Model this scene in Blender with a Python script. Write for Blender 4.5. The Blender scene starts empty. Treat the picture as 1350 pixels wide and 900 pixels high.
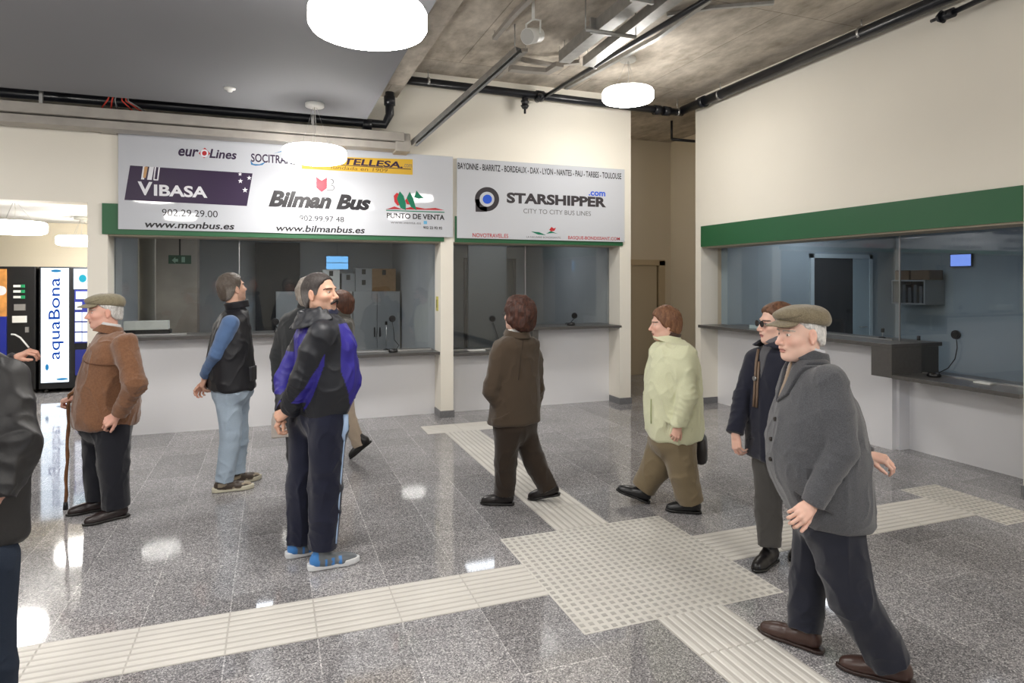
import bpy, bmesh, math, random
import numpy as np
from mathutils import Vector, Matrix

# ------------------------------------------------------------------ camera
C = bpy.context.scene.collection
scene = bpy.context.scene
FOC, CAMZ, HOR, YAW = 846.0, 1.68, 370.7, math.radians(20.48)
FW = np.array([math.sin(YAW), math.cos(YAW)])
RT = np.array([math.cos(YAW), -math.sin(YAW)])
cam_d = bpy.data.cameras.new('camera')
cam_d.sensor_width = 36.0
cam_d.lens = FOC / 1350.0 * 36.0
cam_d.shift_y = -(450.0 - HOR) / 1350.0
cam_d.clip_start = 0.05
cam = bpy.data.objects.new('camera', cam_d)
C.objects.link(cam)
cam.location = (0, 0, CAMZ)
cam.rotation_euler = (math.pi / 2, 0, -YAW)
scene.camera = cam

# ------------------------------------------------------------------ world, exposure
world = bpy.data.worlds.new('world')
scene.world = world
world.use_nodes = True
world.node_tree.nodes['Background'].inputs[0].default_value = (0.9, 0.95, 1.0, 1)
world.node_tree.nodes['Background'].inputs[1].default_value = 0.25
scene.view_settings.view_transform = 'Standard'
scene.view_settings.look = 'None'
scene.view_settings.gamma = 1.0
scene.view_settings.use_curve_mapping = False
scene.view_settings.exposure = 2.1
LAMP_E = 9.0          # emission of the drum lamps
OFFICE_E = 22.0       # watts of each booth's ceiling light
scene.cycles.max_bounces = 7
scene.cycles.transparent_max_bounces = 12
scene.cycles.caustics_reflective = False
scene.cycles.caustics_refractive = False
scene.cycles.sample_clamp_indirect = 4.0

# ------------------------------------------------------------------ lights of the hall outside the frame are built with the lamps below


# ------------------------------------------------------------------ geometry of the photograph -> points of the place
def at(px, d):
    l = (px - 675.0) / FOC * d
    return d * FW + l * RT


def pz(px, py, z=0.0):
    d = FOC * (CAMZ - z) / (py - HOR)
    p = at(px, d)
    return (float(p[0]), float(p[1]), z)


def pY(px, py, Y):
    t = (px - 675.0) / FOC
    v = FW + t * RT
    d = Y / v[1]
    return float(d * v[0]), float(CAMZ - (py - HOR) * d / FOC)


def pX(px, py, X):
    t = (px - 675.0) / FOC
    v = FW + t * RT
    d = X / v[0]
    return float(d * v[1]), float(CAMZ - (py - HOR) * d / FOC)


def lin(c):
    out = []
    for v in c[:3]:
        v = v / 255.0
        out.append(v / 12.92 if v <= 0.04045 else ((v + 0.055) / 1.055) ** 2.4)
    return tuple(out)


# ------------------------------------------------------------------ materials
M = {}


def nodes(name):
    m = bpy.data.materials.new(name)
    m.use_nodes = True
    nt = m.node_tree
    return m, nt, nt.nodes['Principled BSDF']


def mat(name, rgb, rough=0.6, metal=0.0, bump=0.0, bscale=40.0, var=0.0, vscale=3.0, spec=0.5, emit=0.0, stretch=None, coat=0.0):
    if name in M:
        return M[name]
    m, nt, b = nodes(name)
    c = lin(rgb)
    b.inputs['Base Color'].default_value = (*c, 1)
    b.inputs['Roughness'].default_value = rough
    b.inputs['Metallic'].default_value = metal
    b.inputs['Specular IOR Level'].default_value = spec
    b.inputs['Coat Weight'].default_value = coat
    if emit:
        b.inputs['Emission Color'].default_value = (*c, 1)
        b.inputs['Emission Strength'].default_value = emit
    tc = nt.nodes.new('ShaderNodeTexCoord')
    mp = nt.nodes.new('ShaderNodeMapping')
    nt.links.new(tc.outputs['Object'], mp.inputs['Vector'])
    if stretch:
        mp.inputs['Scale'].default_value = stretch
    if var:
        n = nt.nodes.new('ShaderNodeTexNoise')
        n.inputs['Scale'].default_value = vscale
        n.inputs['Detail'].default_value = 6
        nt.links.new(mp.outputs[0], n.inputs['Vector'])
        r = nt.nodes.new('ShaderNodeMapRange')
        r.inputs['From Min'].default_value = 0.3
        r.inputs['From Max'].default_value = 0.7
        r.inputs['To Min'].default_value = 1 - var
        r.inputs['To Max'].default_value = 1 + var
        nt.links.new(n.outputs['Fac'], r.inputs['Value'])
        mx = nt.nodes.new('ShaderNodeVectorMath')
        mx.operation = 'SCALE'
        mx.inputs[0].default_value = c
        nt.links.new(r.outputs[0], mx.inputs['Scale'])
        nt.links.new(mx.outputs[0], b.inputs['Base Color'])
    if bump:
        n2 = nt.nodes.new('ShaderNodeTexNoise')
        n2.inputs['Scale'].default_value = bscale
        n2.inputs['Detail'].default_value = 5
        nt.links.new(mp.outputs[0], n2.inputs['Vector'])
        bp = nt.nodes.new('ShaderNodeBump')
        bp.inputs['Strength'].default_value = bump
        bp.inputs['Distance'].default_value = 0.01
        nt.links.new(n2.outputs['Fac'], bp.inputs['Height'])
        nt.links.new(bp.outputs[0], b.inputs['Normal'])
    M[name] = m
    return m


def mat_attr(name, rough, bump=0.0, bscale=300.0, spec=0.4, sheen=0.0, stretch=None, weave=0.0, sss=0.0, metal=0.0):
    """a material whose base colour is the object's own colour attribute (dye zones of the cloth, skin, lips)"""
    if name in M:
        return M[name]
    m, nt, b = nodes(name)
    a = nt.nodes.new('ShaderNodeAttribute')
    a.attribute_name = 'col'
    b.inputs['Roughness'].default_value = rough
    b.inputs['Specular IOR Level'].default_value = spec
    b.inputs['Sheen Weight'].default_value = sheen
    tc = nt.nodes.new('ShaderNodeTexCoord')
    mp = nt.nodes.new('ShaderNodeMapping')
    nt.links.new(tc.outputs['Object'], mp.inputs['Vector'])
    if stretch:
        mp.inputs['Scale'].default_value = stretch
    src = a.outputs['Color']
    if weave:
        n = nt.nodes.new('ShaderNodeTexNoise')
        n.inputs['Scale'].default_value = bscale
        n.inputs['Detail'].default_value = 3
        nt.links.new(mp.outputs[0], n.inputs['Vector'])
        r = nt.nodes.new('ShaderNodeMapRange')
        r.inputs['From Min'].default_value = 0.3
        r.inputs['From Max'].default_value = 0.7
        r.inputs['To Min'].default_value = 1 - weave
        r.inputs['To Max'].default_value = 1 + weave
        nt.links.new(n.outputs['Fac'], r.inputs['Value'])
        mx = nt.nodes.new('ShaderNodeVectorMath')
        mx.operation = 'SCALE'
        nt.links.new(src, mx.inputs[0])
        nt.links.new(r.outputs[0], mx.inputs['Scale'])
        src = mx.outputs[0]
    nt.links.new(src, b.inputs['Base Color'])
    if sss:
        b.inputs['Subsurface Weight'].default_value = sss
        b.inputs['Subsurface Scale'].default_value = 0.01
        b.inputs['Subsurface Radius'].default_value = (1, .35, .2)
    if bump:
        n2 = nt.nodes.new('ShaderNodeTexNoise')
        n2.inputs['Scale'].default_value = bscale
        n2.inputs['Detail'].default_value = 3
        nt.links.new(mp.outputs[0], n2.inputs['Vector'])
        bp = nt.nodes.new('ShaderNodeBump')
        bp.inputs['Strength'].default_value = bump
        bp.inputs['Distance'].default_value = 0.003
        nt.links.new(n2.outputs['Fac'], bp.inputs['Height'])
        nt.links.new(bp.outputs[0], b.inputs['Normal'])
    M[name] = m
    return m


def mat_emit(name, rgb, e):
    if name in M:
        return M[name]
    m = bpy.data.materials.new(name)
    m.use_nodes = True
    nt = m.node_tree
    nt.nodes.clear()
    o = nt.nodes.new('ShaderNodeOutputMaterial')
    em = nt.nodes.new('ShaderNodeEmission')
    em.inputs[0].default_value = (*lin(rgb), 1)
    em.inputs[1].default_value = e
    nt.links.new(em.outputs[0], o.inputs[0])
    M[name] = m
    return m


def mat_glass(name, tint, fres=1.5, rough=0.0):
    if name in M:
        return M[name]
    m = bpy.data.materials.new(name)
    m.use_nodes = True
    nt = m.node_tree
    nt.nodes.clear()
    o = nt.nodes.new('ShaderNodeOutputMaterial')
    mx = nt.nodes.new('ShaderNodeMixShader')
    t = nt.nodes.new('ShaderNodeBsdfTransparent')
    t.inputs[0].default_value = (*tint, 1)
    g = nt.nodes.new('ShaderNodeBsdfGlossy')
    g.inputs['Color'].default_value = (1, 1, 1, 1)
    g.inputs['Roughness'].default_value = rough
    f = nt.nodes.new('ShaderNodeFresnel')
    ge = nt.nodes.new('ShaderNodeNewGeometry')
    io = nt.nodes.new('ShaderNodeMapRange')      # the far face of a thin pane reflects like the near one
    io.inputs['To Min'].default_value = fres
    io.inputs['To Max'].default_value = 1 / fres
    nt.links.new(ge.outputs['Backfacing'], io.inputs['Value'])
    nt.links.new(io.outputs[0], f.inputs[0])
    nt.links.new(f.outputs[0], mx.inputs[0])
    nt.links.new(t.outputs[0], mx.inputs[1])
    nt.links.new(g.outputs[0], mx.inputs[2])
    nt.links.new(mx.outputs[0], o.inputs[0])
    M[name] = m
    return m


def mat_granite():
    m, nt, b = nodes('polished_granite_tiles')
    L = nt.links
    tc = nt.nodes.new('ShaderNodeTexCoord')
    sep = nt.nodes.new('ShaderNodeSeparateXYZ')
    L.new(tc.outputs['Object'], sep.inputs[0])
    ax = nt.nodes.new('ShaderNodeMath'); ax.operation = 'ADD'; ax.inputs[1].default_value = -0.2 + 40.0
    L.new(sep.outputs['X'], ax.inputs[0])
    ay = nt.nodes.new('ShaderNodeMath'); ay.operation = 'ADD'; ay.inputs[1].default_value = 40.0 + 0.25
    L.new(sep.outputs['Y'], ay.inputs[0])
    cmb = nt.nodes.new('ShaderNodeCombineXYZ')
    L.new(ay.outputs[0], cmb.inputs[0]); L.new(ax.outputs[0], cmb.inputs[1])
    br = nt.nodes.new('ShaderNodeTexBrick')
    br.offset = 0.5
    br.inputs['Scale'].default_value = 1.0
    br.inputs['Brick Width'].default_value = 0.8
    br.inputs['Row Height'].default_value = 0.4
    br.inputs['Mortar Size'].default_value = 0.003
    br.inputs['Mortar Smooth'].default_value = 0.1
    br.inputs['Bias'].default_value = -0.1
    br.inputs['Color1'].default_value = (0.88, 0.88, 0.88, 1)
    br.inputs['Color2'].default_value = (1.2, 1.2, 1.2, 1)
    br.inputs['Mortar'].default_value = (1.6, 1.6, 1.57, 1)
    L.new(cmb.outputs[0], br.inputs['Vector'])
    v = nt.nodes.new('ShaderNodeTexVoronoi')
    v.inputs['Scale'].default_value = 190
    L.new(tc.outputs['Object'], v.inputs['Vector'])
    rmp = nt.nodes.new('ShaderNodeValToRGB')
    sepc = nt.nodes.new('ShaderNodeSeparateColor')
    L.new(v.outputs['Color'], sepc.inputs[0])
    e = rmp.color_ramp.elements
    e[0].position = 0.0; e[0].color = (*lin((92, 91, 94)), 1)
    e[1].position = 1.0; e[1].color = (*lin((205, 203, 203)), 1)
    for p, c in ((.22, (116, 115, 118)), (.5, (142, 140, 142)), (.8, (165, 163, 164))):
        k = e.new(p); k.color = (*lin(c), 1)
    rmp.color_ramp.interpolation = 'LINEAR'
    L.new(sepc.outputs[0], rmp.inputs[0])
    n = nt.nodes.new('ShaderNodeTexNoise')
    n.inputs['Scale'].default_value = 1.6
    n.inputs['Detail'].default_value = 5
    L.new(tc.outputs['Object'], n.inputs['Vector'])
    nr = nt.nodes.new('ShaderNodeMapRange')
    nr.inputs['From Min'].default_value = .3; nr.inputs['From Max'].default_value = .7
    nr.inputs['To Min'].default_value = .84; nr.inputs['To Max'].default_value = 1.14
    L.new(n.outputs['Fac'], nr.inputs['Value'])
    m1 = nt.nodes.new('ShaderNodeMix'); m1.data_type = 'RGBA'; m1.blend_type = 'MULTIPLY'
    m1.inputs['Factor'].default_value = 1.0
    m1.clamp_result = False
    L.new(rmp.outputs[0], m1.inputs[6]); L.new(br.outputs['Color'], m1.inputs[7])
    m2 = nt.nodes.new('ShaderNodeVectorMath'); m2.operation = 'SCALE'
    L.new(m1.outputs[2], m2.inputs[0]); L.new(nr.outputs[0], m2.inputs['Scale'])
    L.new(m2.outputs[0], b.inputs['Base Color'])
    rr = nt.nodes.new('ShaderNodeMapRange')
    rr.inputs['From Min'].default_value = .3; rr.inputs['From Max'].default_value = .7
    rr.inputs['To Min'].default_value = .035; rr.inputs['To Max'].default_value = .085
    L.new(n.outputs['Fac'], rr.inputs['Value'])
    L.new(rr.outputs[0], b.inputs['Roughness'])
    b.inputs['Specular IOR Level'].default_value = 0.62
    M['granite'] = m
    return m


def mat_concrete():
    m, nt, b = nodes('board_marked_concrete')
    L = nt.links
    tc = nt.nodes.new('ShaderNodeTexCoord')
    mp = nt.nodes.new('ShaderNodeMapping')
    mp.inputs['Scale'].default_value = (1.8, 0.9, 1.0)
    L.new(tc.outputs['Object'], mp.inputs['Vector'])
    n = nt.nodes.new('ShaderNodeTexNoise'); n.inputs['Scale'].default_value = 2.5; n.inputs['Detail'].default_value = 9
    n.inputs['Roughness'].default_value = .65
    L.new(mp.outputs[0], n.inputs['Vector'])
    r = nt.nodes.new('ShaderNodeValToRGB')
    e = r.color_ramp.elements
    e[0].position = .3; e[0].color = (*lin((150, 141, 128)), 1)
    e[1].position = .72; e[1].color = (*lin((222, 213, 200)), 1)
    L.new(n.outputs['Fac'], r.inputs[0])
    br = nt.nodes.new('ShaderNodeTexBrick')
    br.offset = .37
    br.inputs['Scale'].default_value = 1
    br.inputs['Brick Width'].default_value = 1.25
    br.inputs['Row Height'].default_value = 2.4
    br.inputs['Mortar Size'].default_value = .006
    br.inputs['Color1'].default_value = (.88, .88, .88, 1); br.inputs['Color2'].default_value = (1.08, 1.07, 1.05, 1)
    br.inputs['Mortar'].default_value = (.6, .58, .55, 1)
    L.new(tc.outputs['Object'], br.inputs['Vector'])
    mx = nt.nodes.new('ShaderNodeMix'); mx.data_type = 'RGBA'; mx.blend_type = 'MULTIPLY'; mx.inputs['Factor'].default_value = 1
    L.new(r.outputs[0], mx.inputs[6]); L.new(br.outputs['Color'], mx.inputs[7])
    L.new(mx.outputs[2], b.inputs['Base Color'])
    b.inputs['Roughness'].default_value = .8
    bp = nt.nodes.new('ShaderNodeBump'); bp.inputs['Strength'].default_value = .3; bp.inputs['Distance'].default_value = .02
    L.new(n.outputs['Fac'], bp.inputs['Height']); L.new(bp.outputs[0], b.inputs['Normal'])
    M['concrete'] = m
    return m


# ------------------------------------------------------------------ object helpers
def link(o, parent=None):
    C.objects.link(o)
    if parent is not None:
        o.parent = parent
    return o


def mesh_obj(name, verts, faces, material, parent=None, smooth=False, col=None):
    me = bpy.data.meshes.new(name)
    me.from_pydata([tuple(v) for v in verts], [], [tuple(f) for f in faces]) if not isinstance(verts, np.ndarray) else np_fill(me, verts, faces)
    if col is not None:
        a = me.color_attributes.new('col', 'FLOAT_COLOR', 'POINT')
        cc = np.ones((len(me.vertices), 4), np.float32)
        cc[:, :3] = col
        a.data.foreach_set('color', cc.ravel())
    if smooth:
        me.polygons.foreach_set('use_smooth', [True] * len(me.polygons))
    for mm in (material if isinstance(material, (list, tuple)) else [material]):
        me.materials.append(mm)
    me.update()
    return link(bpy.data.objects.new(name, me), parent)


def np_fill(me, V, Q):
    me.vertices.add(len(V))
    me.vertices.foreach_set('co', V.astype(np.float32).ravel())
    k = Q.shape[1]
    me.loops.add(Q.size)
    me.loops.foreach_set('vertex_index', Q.astype(np.int32).ravel())
    me.polygons.add(len(Q))
    me.polygons.foreach_set('loop_start', np.arange(0, Q.size, k, dtype=np.int32))
    me.update(calc_edges=True)


def empty(name, loc, rz=0.0, label=None, cat=None, group=None):
    o = bpy.data.objects.new(name, None)
    C.objects.link(o)
    o.location = loc
    o.rotation_euler = (0, 0, rz)
    o.empty_display_size = 0.1
    return tag(o, label, cat, group)


def tag(o, label=None, cat=None, group=None, kind=None):
    if label: o['label'] = label
    if cat: o['category'] = cat
    if group: o['group'] = group
    if kind: o['kind'] = kind
    return o


class MB:
    """collects simple solids into one mesh; material index per solid"""
    def __init__(s):
        s.v, s.f, s.m, s.sm = [], [], [], []

    def add(s, vs, fs, mi=0, smooth=False):
        n = len(s.v)
        s.v += [tuple(map(float, v)) for v in vs]
        s.f += [tuple(i + n for i in f) for f in fs]
        s.m += [mi] * len(fs)
        s.sm += [smooth] * len(fs)
        return s

    def box(s, a, b, mi=0):
        x0, x1 = sorted((a[0], b[0])); y0, y1 = sorted((a[1], b[1])); z0, z1 = sorted((a[2], b[2]))
        vs = [(x0, y0, z0), (x1, y0, z0), (x1, y1, z0), (x0, y1, z0), (x0, y0, z1), (x1, y0, z1), (x1, y1, z1), (x0, y1, z1)]
        return s.add(vs, [(3, 2, 1, 0), (4, 5, 6, 7), (0, 1, 5, 4), (1, 2, 6, 5), (2, 3, 7, 6), (3, 0, 4, 7)], mi)

    def cyl(s, p0, p1, r0, r1=None, n=24, mi=0, caps=True):
        r1 = r0 if r1 is None else r1
        p0, p1 = Vector(p0), Vector(p1)
        ax = (p1 - p0).normalized()
        u = ax.orthogonal().normalized(); w = ax.cross(u)
        vs = []
        for p, r in ((p0, r0), (p1, r1)):
            for i in range(n):
                t = 2 * math.pi * i / n
                vs.append(p + (u * math.cos(t) + w * math.sin(t)) * r)
        s.add(vs, [(i, (i + 1) % n, n + (i + 1) % n, n + i) for i in range(n)], mi, True)
        if caps:
            k = len(s.v) - 2 * n
            s.f += [tuple(k + i for i in reversed(range(n))), tuple(k + n + i for i in range(n))]
            s.m += [mi, mi]; s.sm += [False, False]
        return s

    def tube(s, pts, r, n=12, mi=0):
        pts = [Vector(p) for p in pts]
        rs = r if isinstance(r, (list, tuple)) else [r] * len(pts)
        T = []
        for i in range(len(pts)):
            T.append((pts[min(i + 1, len(pts) - 1)] - pts[max(i - 1, 0)]).normalized())
        u = T[0].orthogonal().normalized()
        vs = []
        for i, p in enumerate(pts):
            u = (u - T[i] * u.dot(T[i])).normalized()
            w = T[i].cross(u)
            for k in range(n):
                t = 2 * math.pi * k / n
                vs.append(p + (u * math.cos(t) + w * math.sin(t)) * rs[i])
        fs = []
        for i in range(len(pts) - 1):
            for k in range(n):
                a, b2 = i * n + k, i * n + (k + 1) % n
                fs.append((a, b2, b2 + n, a + n))
        fs.append(tuple(reversed(range(n))))
        fs.append(tuple((len(pts) - 1) * n + k for k in range(n)))
        return s.add(vs, fs, mi, True)

    def lathe(s, prof, center=(0, 0, 0), n=48, mi=0, smooth=True):
        vs, fs = [], []
        for r, z in prof:
            for k in range(n):
                t = 2 * math.pi * k / n
                vs.append((center[0] + r * math.cos(t), center[1] + r * math.sin(t), center[2] + z))
        for i in range(len(prof) - 1):
            for k in range(n):
                a, b2 = i * n + k, i * n + (k + 1) % n
                fs.append((a, b2, b2 + n, a + n))
        return s.add(vs, fs, mi, smooth)

    def prism(s, poly, f0, f1, mi=0):
        """poly: 2-D outline; f0/f1 map (u,v) to a 3-D point of the front and back"""
        n = len(poly)
        vs = [f0(*p) for p in poly] + [f1(*p) for p in poly]
        fs = [tuple(range(n)), tuple(reversed(range(n, 2 * n)))] + [(i, (i + 1) % n, n + (i + 1) % n, n + i) for i in range(n)]
        return s.add(vs, fs, mi)

    def build(s, name, material, parent=None, bevel=0.0):
        me = bpy.data.meshes.new(name)
        me.from_pydata(s.v, [], s.f)
        for mm in (material if isinstance(material, (list, tuple)) else [material]):
            me.materials.append(mm)
        me.polygons.foreach_set('material_index', s.m)
        me.polygons.foreach_set('use_smooth', s.sm)
        bm = bmesh.new(); bm.from_mesh(me)
        bmesh.ops.recalc_face_normals(bm, faces=bm.faces)
        bm.to_mesh(me); bm.free()
        me.update()
        o = link(bpy.data.objects.new(name, me), parent)
        if bevel:
            b = o.modifiers.new('bevel', 'BEVEL'); b.width = bevel; b.segments = 2; b.limit_method = 'ANGLE'
        return o


def struct(o, **k):
    return tag(o, kind='structure', **k)


def text_mesh(body, bold=0.0, shear=0.0):
    cu = bpy.data.curves.new('t', 'FONT')
    cu.body = body
    cu.size = 1.0
    cu.offset = bold
    cu.shear = shear
    cu.resolution_u = 4
    cu.extrude = 0.0
    ob = bpy.data.objects.new('t', cu)
    C.objects.link(ob)
    dg = bpy.context.evaluated_depsgraph_get()
    me = bpy.data.meshes.new_from_object(ob.evaluated_get(dg))
    bpy.data.objects.remove(ob)
    V = np.empty(len(me.vertices) * 3, np.float32)
    me.vertices.foreach_get('co', V)
    V = V.reshape(-1, 3)
    F = [tuple(p.vertices) for p in me.polygons]
    bpy.data.meshes.remove(me)
    return V, F
# ------------------------------------------------------------------ palette of the room
CREAM = mat('cream_wall_paint', (243, 238, 226), .75, var=.015, vscale=1.2, bump=.04, bscale=250)
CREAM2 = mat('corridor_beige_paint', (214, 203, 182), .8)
LAM = mat('pale_grey_laminate', (238, 238, 241), .35)
SLATE = mat('dark_grey_stone_ledge', (84, 82, 80), .3, var=.1, vscale=30)
BASEB = mat('grey_stone_baseboard', (118, 118, 120), .35, var=.12, vscale=60)
GREEN = mat('green_fascia_enamel', (40, 98, 62), .45)
SIGNW = mat('white_sign_vinyl', (204, 207, 214), .03, spec=.5)
GREYC = mat('grey_ceiling_paint', (128, 128, 132), .8)
BLACKP = mat('black_cast_pipe', (30, 32, 38), .28)
GALV = mat('galvanised_steel', (178, 178, 176), .42, metal=.75, var=.12, vscale=14)
TRAYM = mat('dull_zinc_tray', (168, 163, 156), .5, metal=.35, var=.1, vscale=6)
WHITEP = mat('white_plastic', (228, 228, 224), .4)
BLKP = mat('black_plastic', (18, 18, 20), .35)
STEEL = mat('brushed_steel', (190, 190, 190), .3, metal=.9)
OFFW = mat('booth_grey_wall', (176, 180, 182), .7, var=.04, vscale=3)
OFFD = mat('booth_dark_panel', (52, 53, 56), .6)
CAB = mat('booth_grey_cabinet', (150, 153, 155), .5)
CARD = mat('cardboard', (150, 118, 84), .8, var=.1, vscale=20)
PAPER = mat('paper_white', (225, 226, 222), .7)
GRAN = mat_granite()
CONC = mat_concrete()
GLASS = mat_glass('clear_booth_glass', (.93, .945, .945), 1.5)
LAMPM = mat_emit('lit_opal_diffuser', (255, 251, 245), LAMP_E)
TACT = mat('tactile_stone', (210, 207, 201), .55, var=.06, vscale=3, bump=.1, bscale=200)
TACTG = mat('tactile_stone_grooves', (184, 180, 174), .6, var=.06, vscale=3)
TACTW = mat('tactile_stone_worn_tops', (172, 169, 164), .5, var=.1, vscale=4)

YA, YP, YG = 7.70, 8.00, 8.04       # wall front, counter panel face, glass of the left wall
XB, XP, XG = 5.50, 5.78, 5.84       # the same for the right wall
CZ = 4.22                           # concrete ceiling
OC = 2.62                           # booth ceilings

def walls(name, m):
    global w
    for i in range(0, len(w.v), 8):
        q = MB(); q.box(w.v[i], w.v[i + 6]); struct(q.build(name, m))


# floor
f = MB(); f.box((-9, -9, -.05), (12, 13.2, 0)); struct(f.build('floor', GRAN))

# tactile paving: guidance strips with long ribs, pads with square studs
t = MB()
def strip_x(x0, x1, y0, y1):
    t.box((x0, y0, 0), (x1, y1, .002), 2)
    n = 8; p = (y1 - y0) / n
    x = x0
    while x < x1 - .01:
        xe = min(x + .4, x1)
        for i in range(n):
            c = y0 + (i + .5) * p
            t.prism([(c - .016, .002), (c - .010, .006), (c + .010, .006), (c + .016, .002)], lambda u, v, a=x: (a + .004, u, v), lambda u, v, b=xe: (b - .004, u, v), 0)
        x = xe
def strip_y(x0, x1, y0, y1):
    t.box((x0, y0, 0), (x1, y1, .002), 2)
    n = 8; p = (x1 - x0) / n
    y = y0
    while y < y1 - .01:
        ye = min(y + .4, y1)
        for i in range(n):
            c = x0 + (i + .5) * p
            t.prism([(c - .016, .002), (c - .010, .006), (c + .010, .006), (c + .016, .002)], lambda u, v, a=y: (u, a + .004, v), lambda u, v, b=ye: (u, b - .004, v), 0)
        y = ye
def pad(x0, x1, y0, y1, p=.05):
    t.box((x0, y0, 0), (x1, y1, .002))
    nx, ny = round((x1 - x0) / p), round((y1 - y0) / p)
    for i in range(nx):
        for j in range(ny):
            cx, cy = x0 + (i + .5) * p, y0 + (j + .5) * p
            a, b = .0135, .010
            t.add([(cx - a, cy - a, .002), (cx + a, cy - a, .002), (cx + a, cy + a, .002), (cx - a, cy + a, .002),
                   (cx - b, cy - b, .006), (cx + b, cy - b, .006), (cx + b, cy + b, .006), (cx - b, cy + b, .006)],
                  [(4, 5, 6, 7), (0, 1, 5, 4), (1, 2, 6, 5), (2, 3, 7, 6), (3, 0, 4, 7)], 1)
strip_x(-5.8, 1.39, 3.15, 3.55)
strip_x(2.59, 4.74, 3.15, 3.55)
strip_y(1.79, 2.19, 3.94, 6.92)
strip_y(1.79, 2.19, -.8, 2.735)
pad(1.39, 2.59, 2.735, 3.94)
pad(4.74, 5.14, 2.95, 3.75)
strip_x(1.6, 2.4, 6.92, 7.32)
struct(t.build('tactile_paving', [TACT, TACTW, TACTG]))

# left wall with its openings (faces the camera)
w = MB()
w.box((-4.2, YA, 2.49), (-1.78, YA + .3, CZ))
w.box((-1.78, YA, 0), (-1.60, YA + .3, CZ))
w.box((-1.60, YA, 2.17), (1.94, YA + .3, CZ))
w.box((1.94, YA, 0), (2.10, YA + .3, CZ))
w.box((2.10, YA, 2.17), (4.45, YA + .3, CZ))
w.box((4.45, YA, 0), (4.62, YA + .3, CZ))
w.box((-9, YA, 0), (-4.2, YA + .3, CZ))
walls('wall_back', CREAM)
w = MB(); w.box((4.50, YA + .3, 0), (4.62, 13, CZ)); struct(w.build('wall_corridor_left', CREAM2))

# right wall
w = MB()
w.box((XB, 3.30, 2.15), (XB + .28, 7.33, CZ))
w.box((XB, 7.33, 0), (XB + .28, 7.45, CZ))
w.box((XB, -9, 0), (XB + .28, 3.30, CZ))
walls('wall_right', CREAM)
w = MB(); w.box((XB + .28, 7.33, 0), (10.9, 7.45, CZ)); struct(w.build('wall_booth_side', CREAM2))

# corridor end behind the gap between both walls
w = MB()
w.box((4.62, 10.0, 0), (5.70, 10.15, CZ)); w.box((5.70, 10.0, 2.02), (6.66, 10.15, CZ)); w.box((6.66, 10.0, 0), (6.84, 10.15, CZ))
w.box((6.84, 7.45, 0), (6.97, 10.15, CZ))
walls('wall_corridor', CREAM2)
d = empty('door_1', (6.14, 10.0, 0)); struct(d)
k = MB(); k.box((-.53, -.03, 0), (-.45, .12, 2.05)); k.box((.44, -.03, 0), (.56, .12, 2.05)); k.box((-.53, -.03, 1.97), (.56, .12, 2.07))
k.build('door_frame', mat('beige_door_frame', (190, 172, 142), .5), d)
k = MB(); k.box((-.45, .0, .003), (.40, .05, 1.97)); k.build('door_leaf', mat('taupe_door_leaf', (196, 182, 156), .55), d)
k = MB(); k.box((.40, .03, .01), (.44, .11, 1.97)); k.build('door_stop', mat('brown_side_leaf', (112, 92, 66), .55), d)
k = MB(); k.tube([(-.36, .06, 1.0), (-.36, -.0, 1.0), (-.25, -.0, 1.0)], .009); k.build('door_handle', STEEL, d)
w = MB(); w.tube([(5.9, 8.6, 3.92), (6.83, 8.6, 3.92)], .022); w.tube([(5.9, 8.6, 3.92), (5.9, 8.6, 4.21)], .018)
tag(w.build('corridor_pipe', BLACKP), 'thin dark pipe high up at the corridor end', 'pipe')

# rear of the hall, behind and beside the viewpoint
HALLW = mat('hall_far_wall_paint', (215, 210, 198), .8)
w = MB(); w.box((-9.2, -9.2, 0), (12, -9, CZ)); struct(w.build('wall_front', HALLW))
w = MB(); w.box((-9.2, -9, 0), (-9, 13.2, CZ)); struct(w.build('wall_left', HALLW))

# ceilings
c = MB()
c.box((-9.2, -9.2, CZ), (12, 13.2, CZ + .2))
struct(c.build('ceiling', CONC))
c = MB(); c.box((.985, -9, 3.88), (1.40, YA, CZ)); struct(c.build('ceiling_beam', CONC))
c = MB(); c.box((-9, -9, 3.47), (.98, 7.20, 3.53)); c.box((.955, -9, 3.53), (.98, 7.20, CZ)); c.box((-9, 7.17, 3.53), (.98, 7.20, 3.9))
struct(c.build('ceiling_lowered', GREYC))

# room on the far left, behind the opening
VENDW = mat('vending_room_paint', (232, 222, 200), .75)
w = MB()
w.box((-9, 12.3, 0), (-1.62, 12.45, 2.62)); w.box((-1.78, YA + .3, 0), (-1.70, 12.3, 2.62))
struct(w.build('wall_vending_room', VENDW))
w = MB(); w.box((-9, YA + .3, 2.62), (-1.70, 12.4, 2.72)); struct(w.build('ceiling_vending_room', mat('white_ceiling_paint', (226, 226, 224), .7)))

# baseboards on the pillars
b = MB()
for x0, x1 in ((1.94, 2.10), (4.45, 4.62), (-1.78, -1.60)):
    b.box((x0 - .012, YA - .012, 0), (x1 + .012, YA + .28, .085))
struct(b.build('baseboard_back', BASEB))
b = MB(); b.box((XB - .012, 7.318, 0), (XB + .27, 7.462, .085)); b.box((XB - .012, -9, 0), (XB + .27, 3.312, .085))
struct(b.build('baseboard_right', BASEB))

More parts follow.
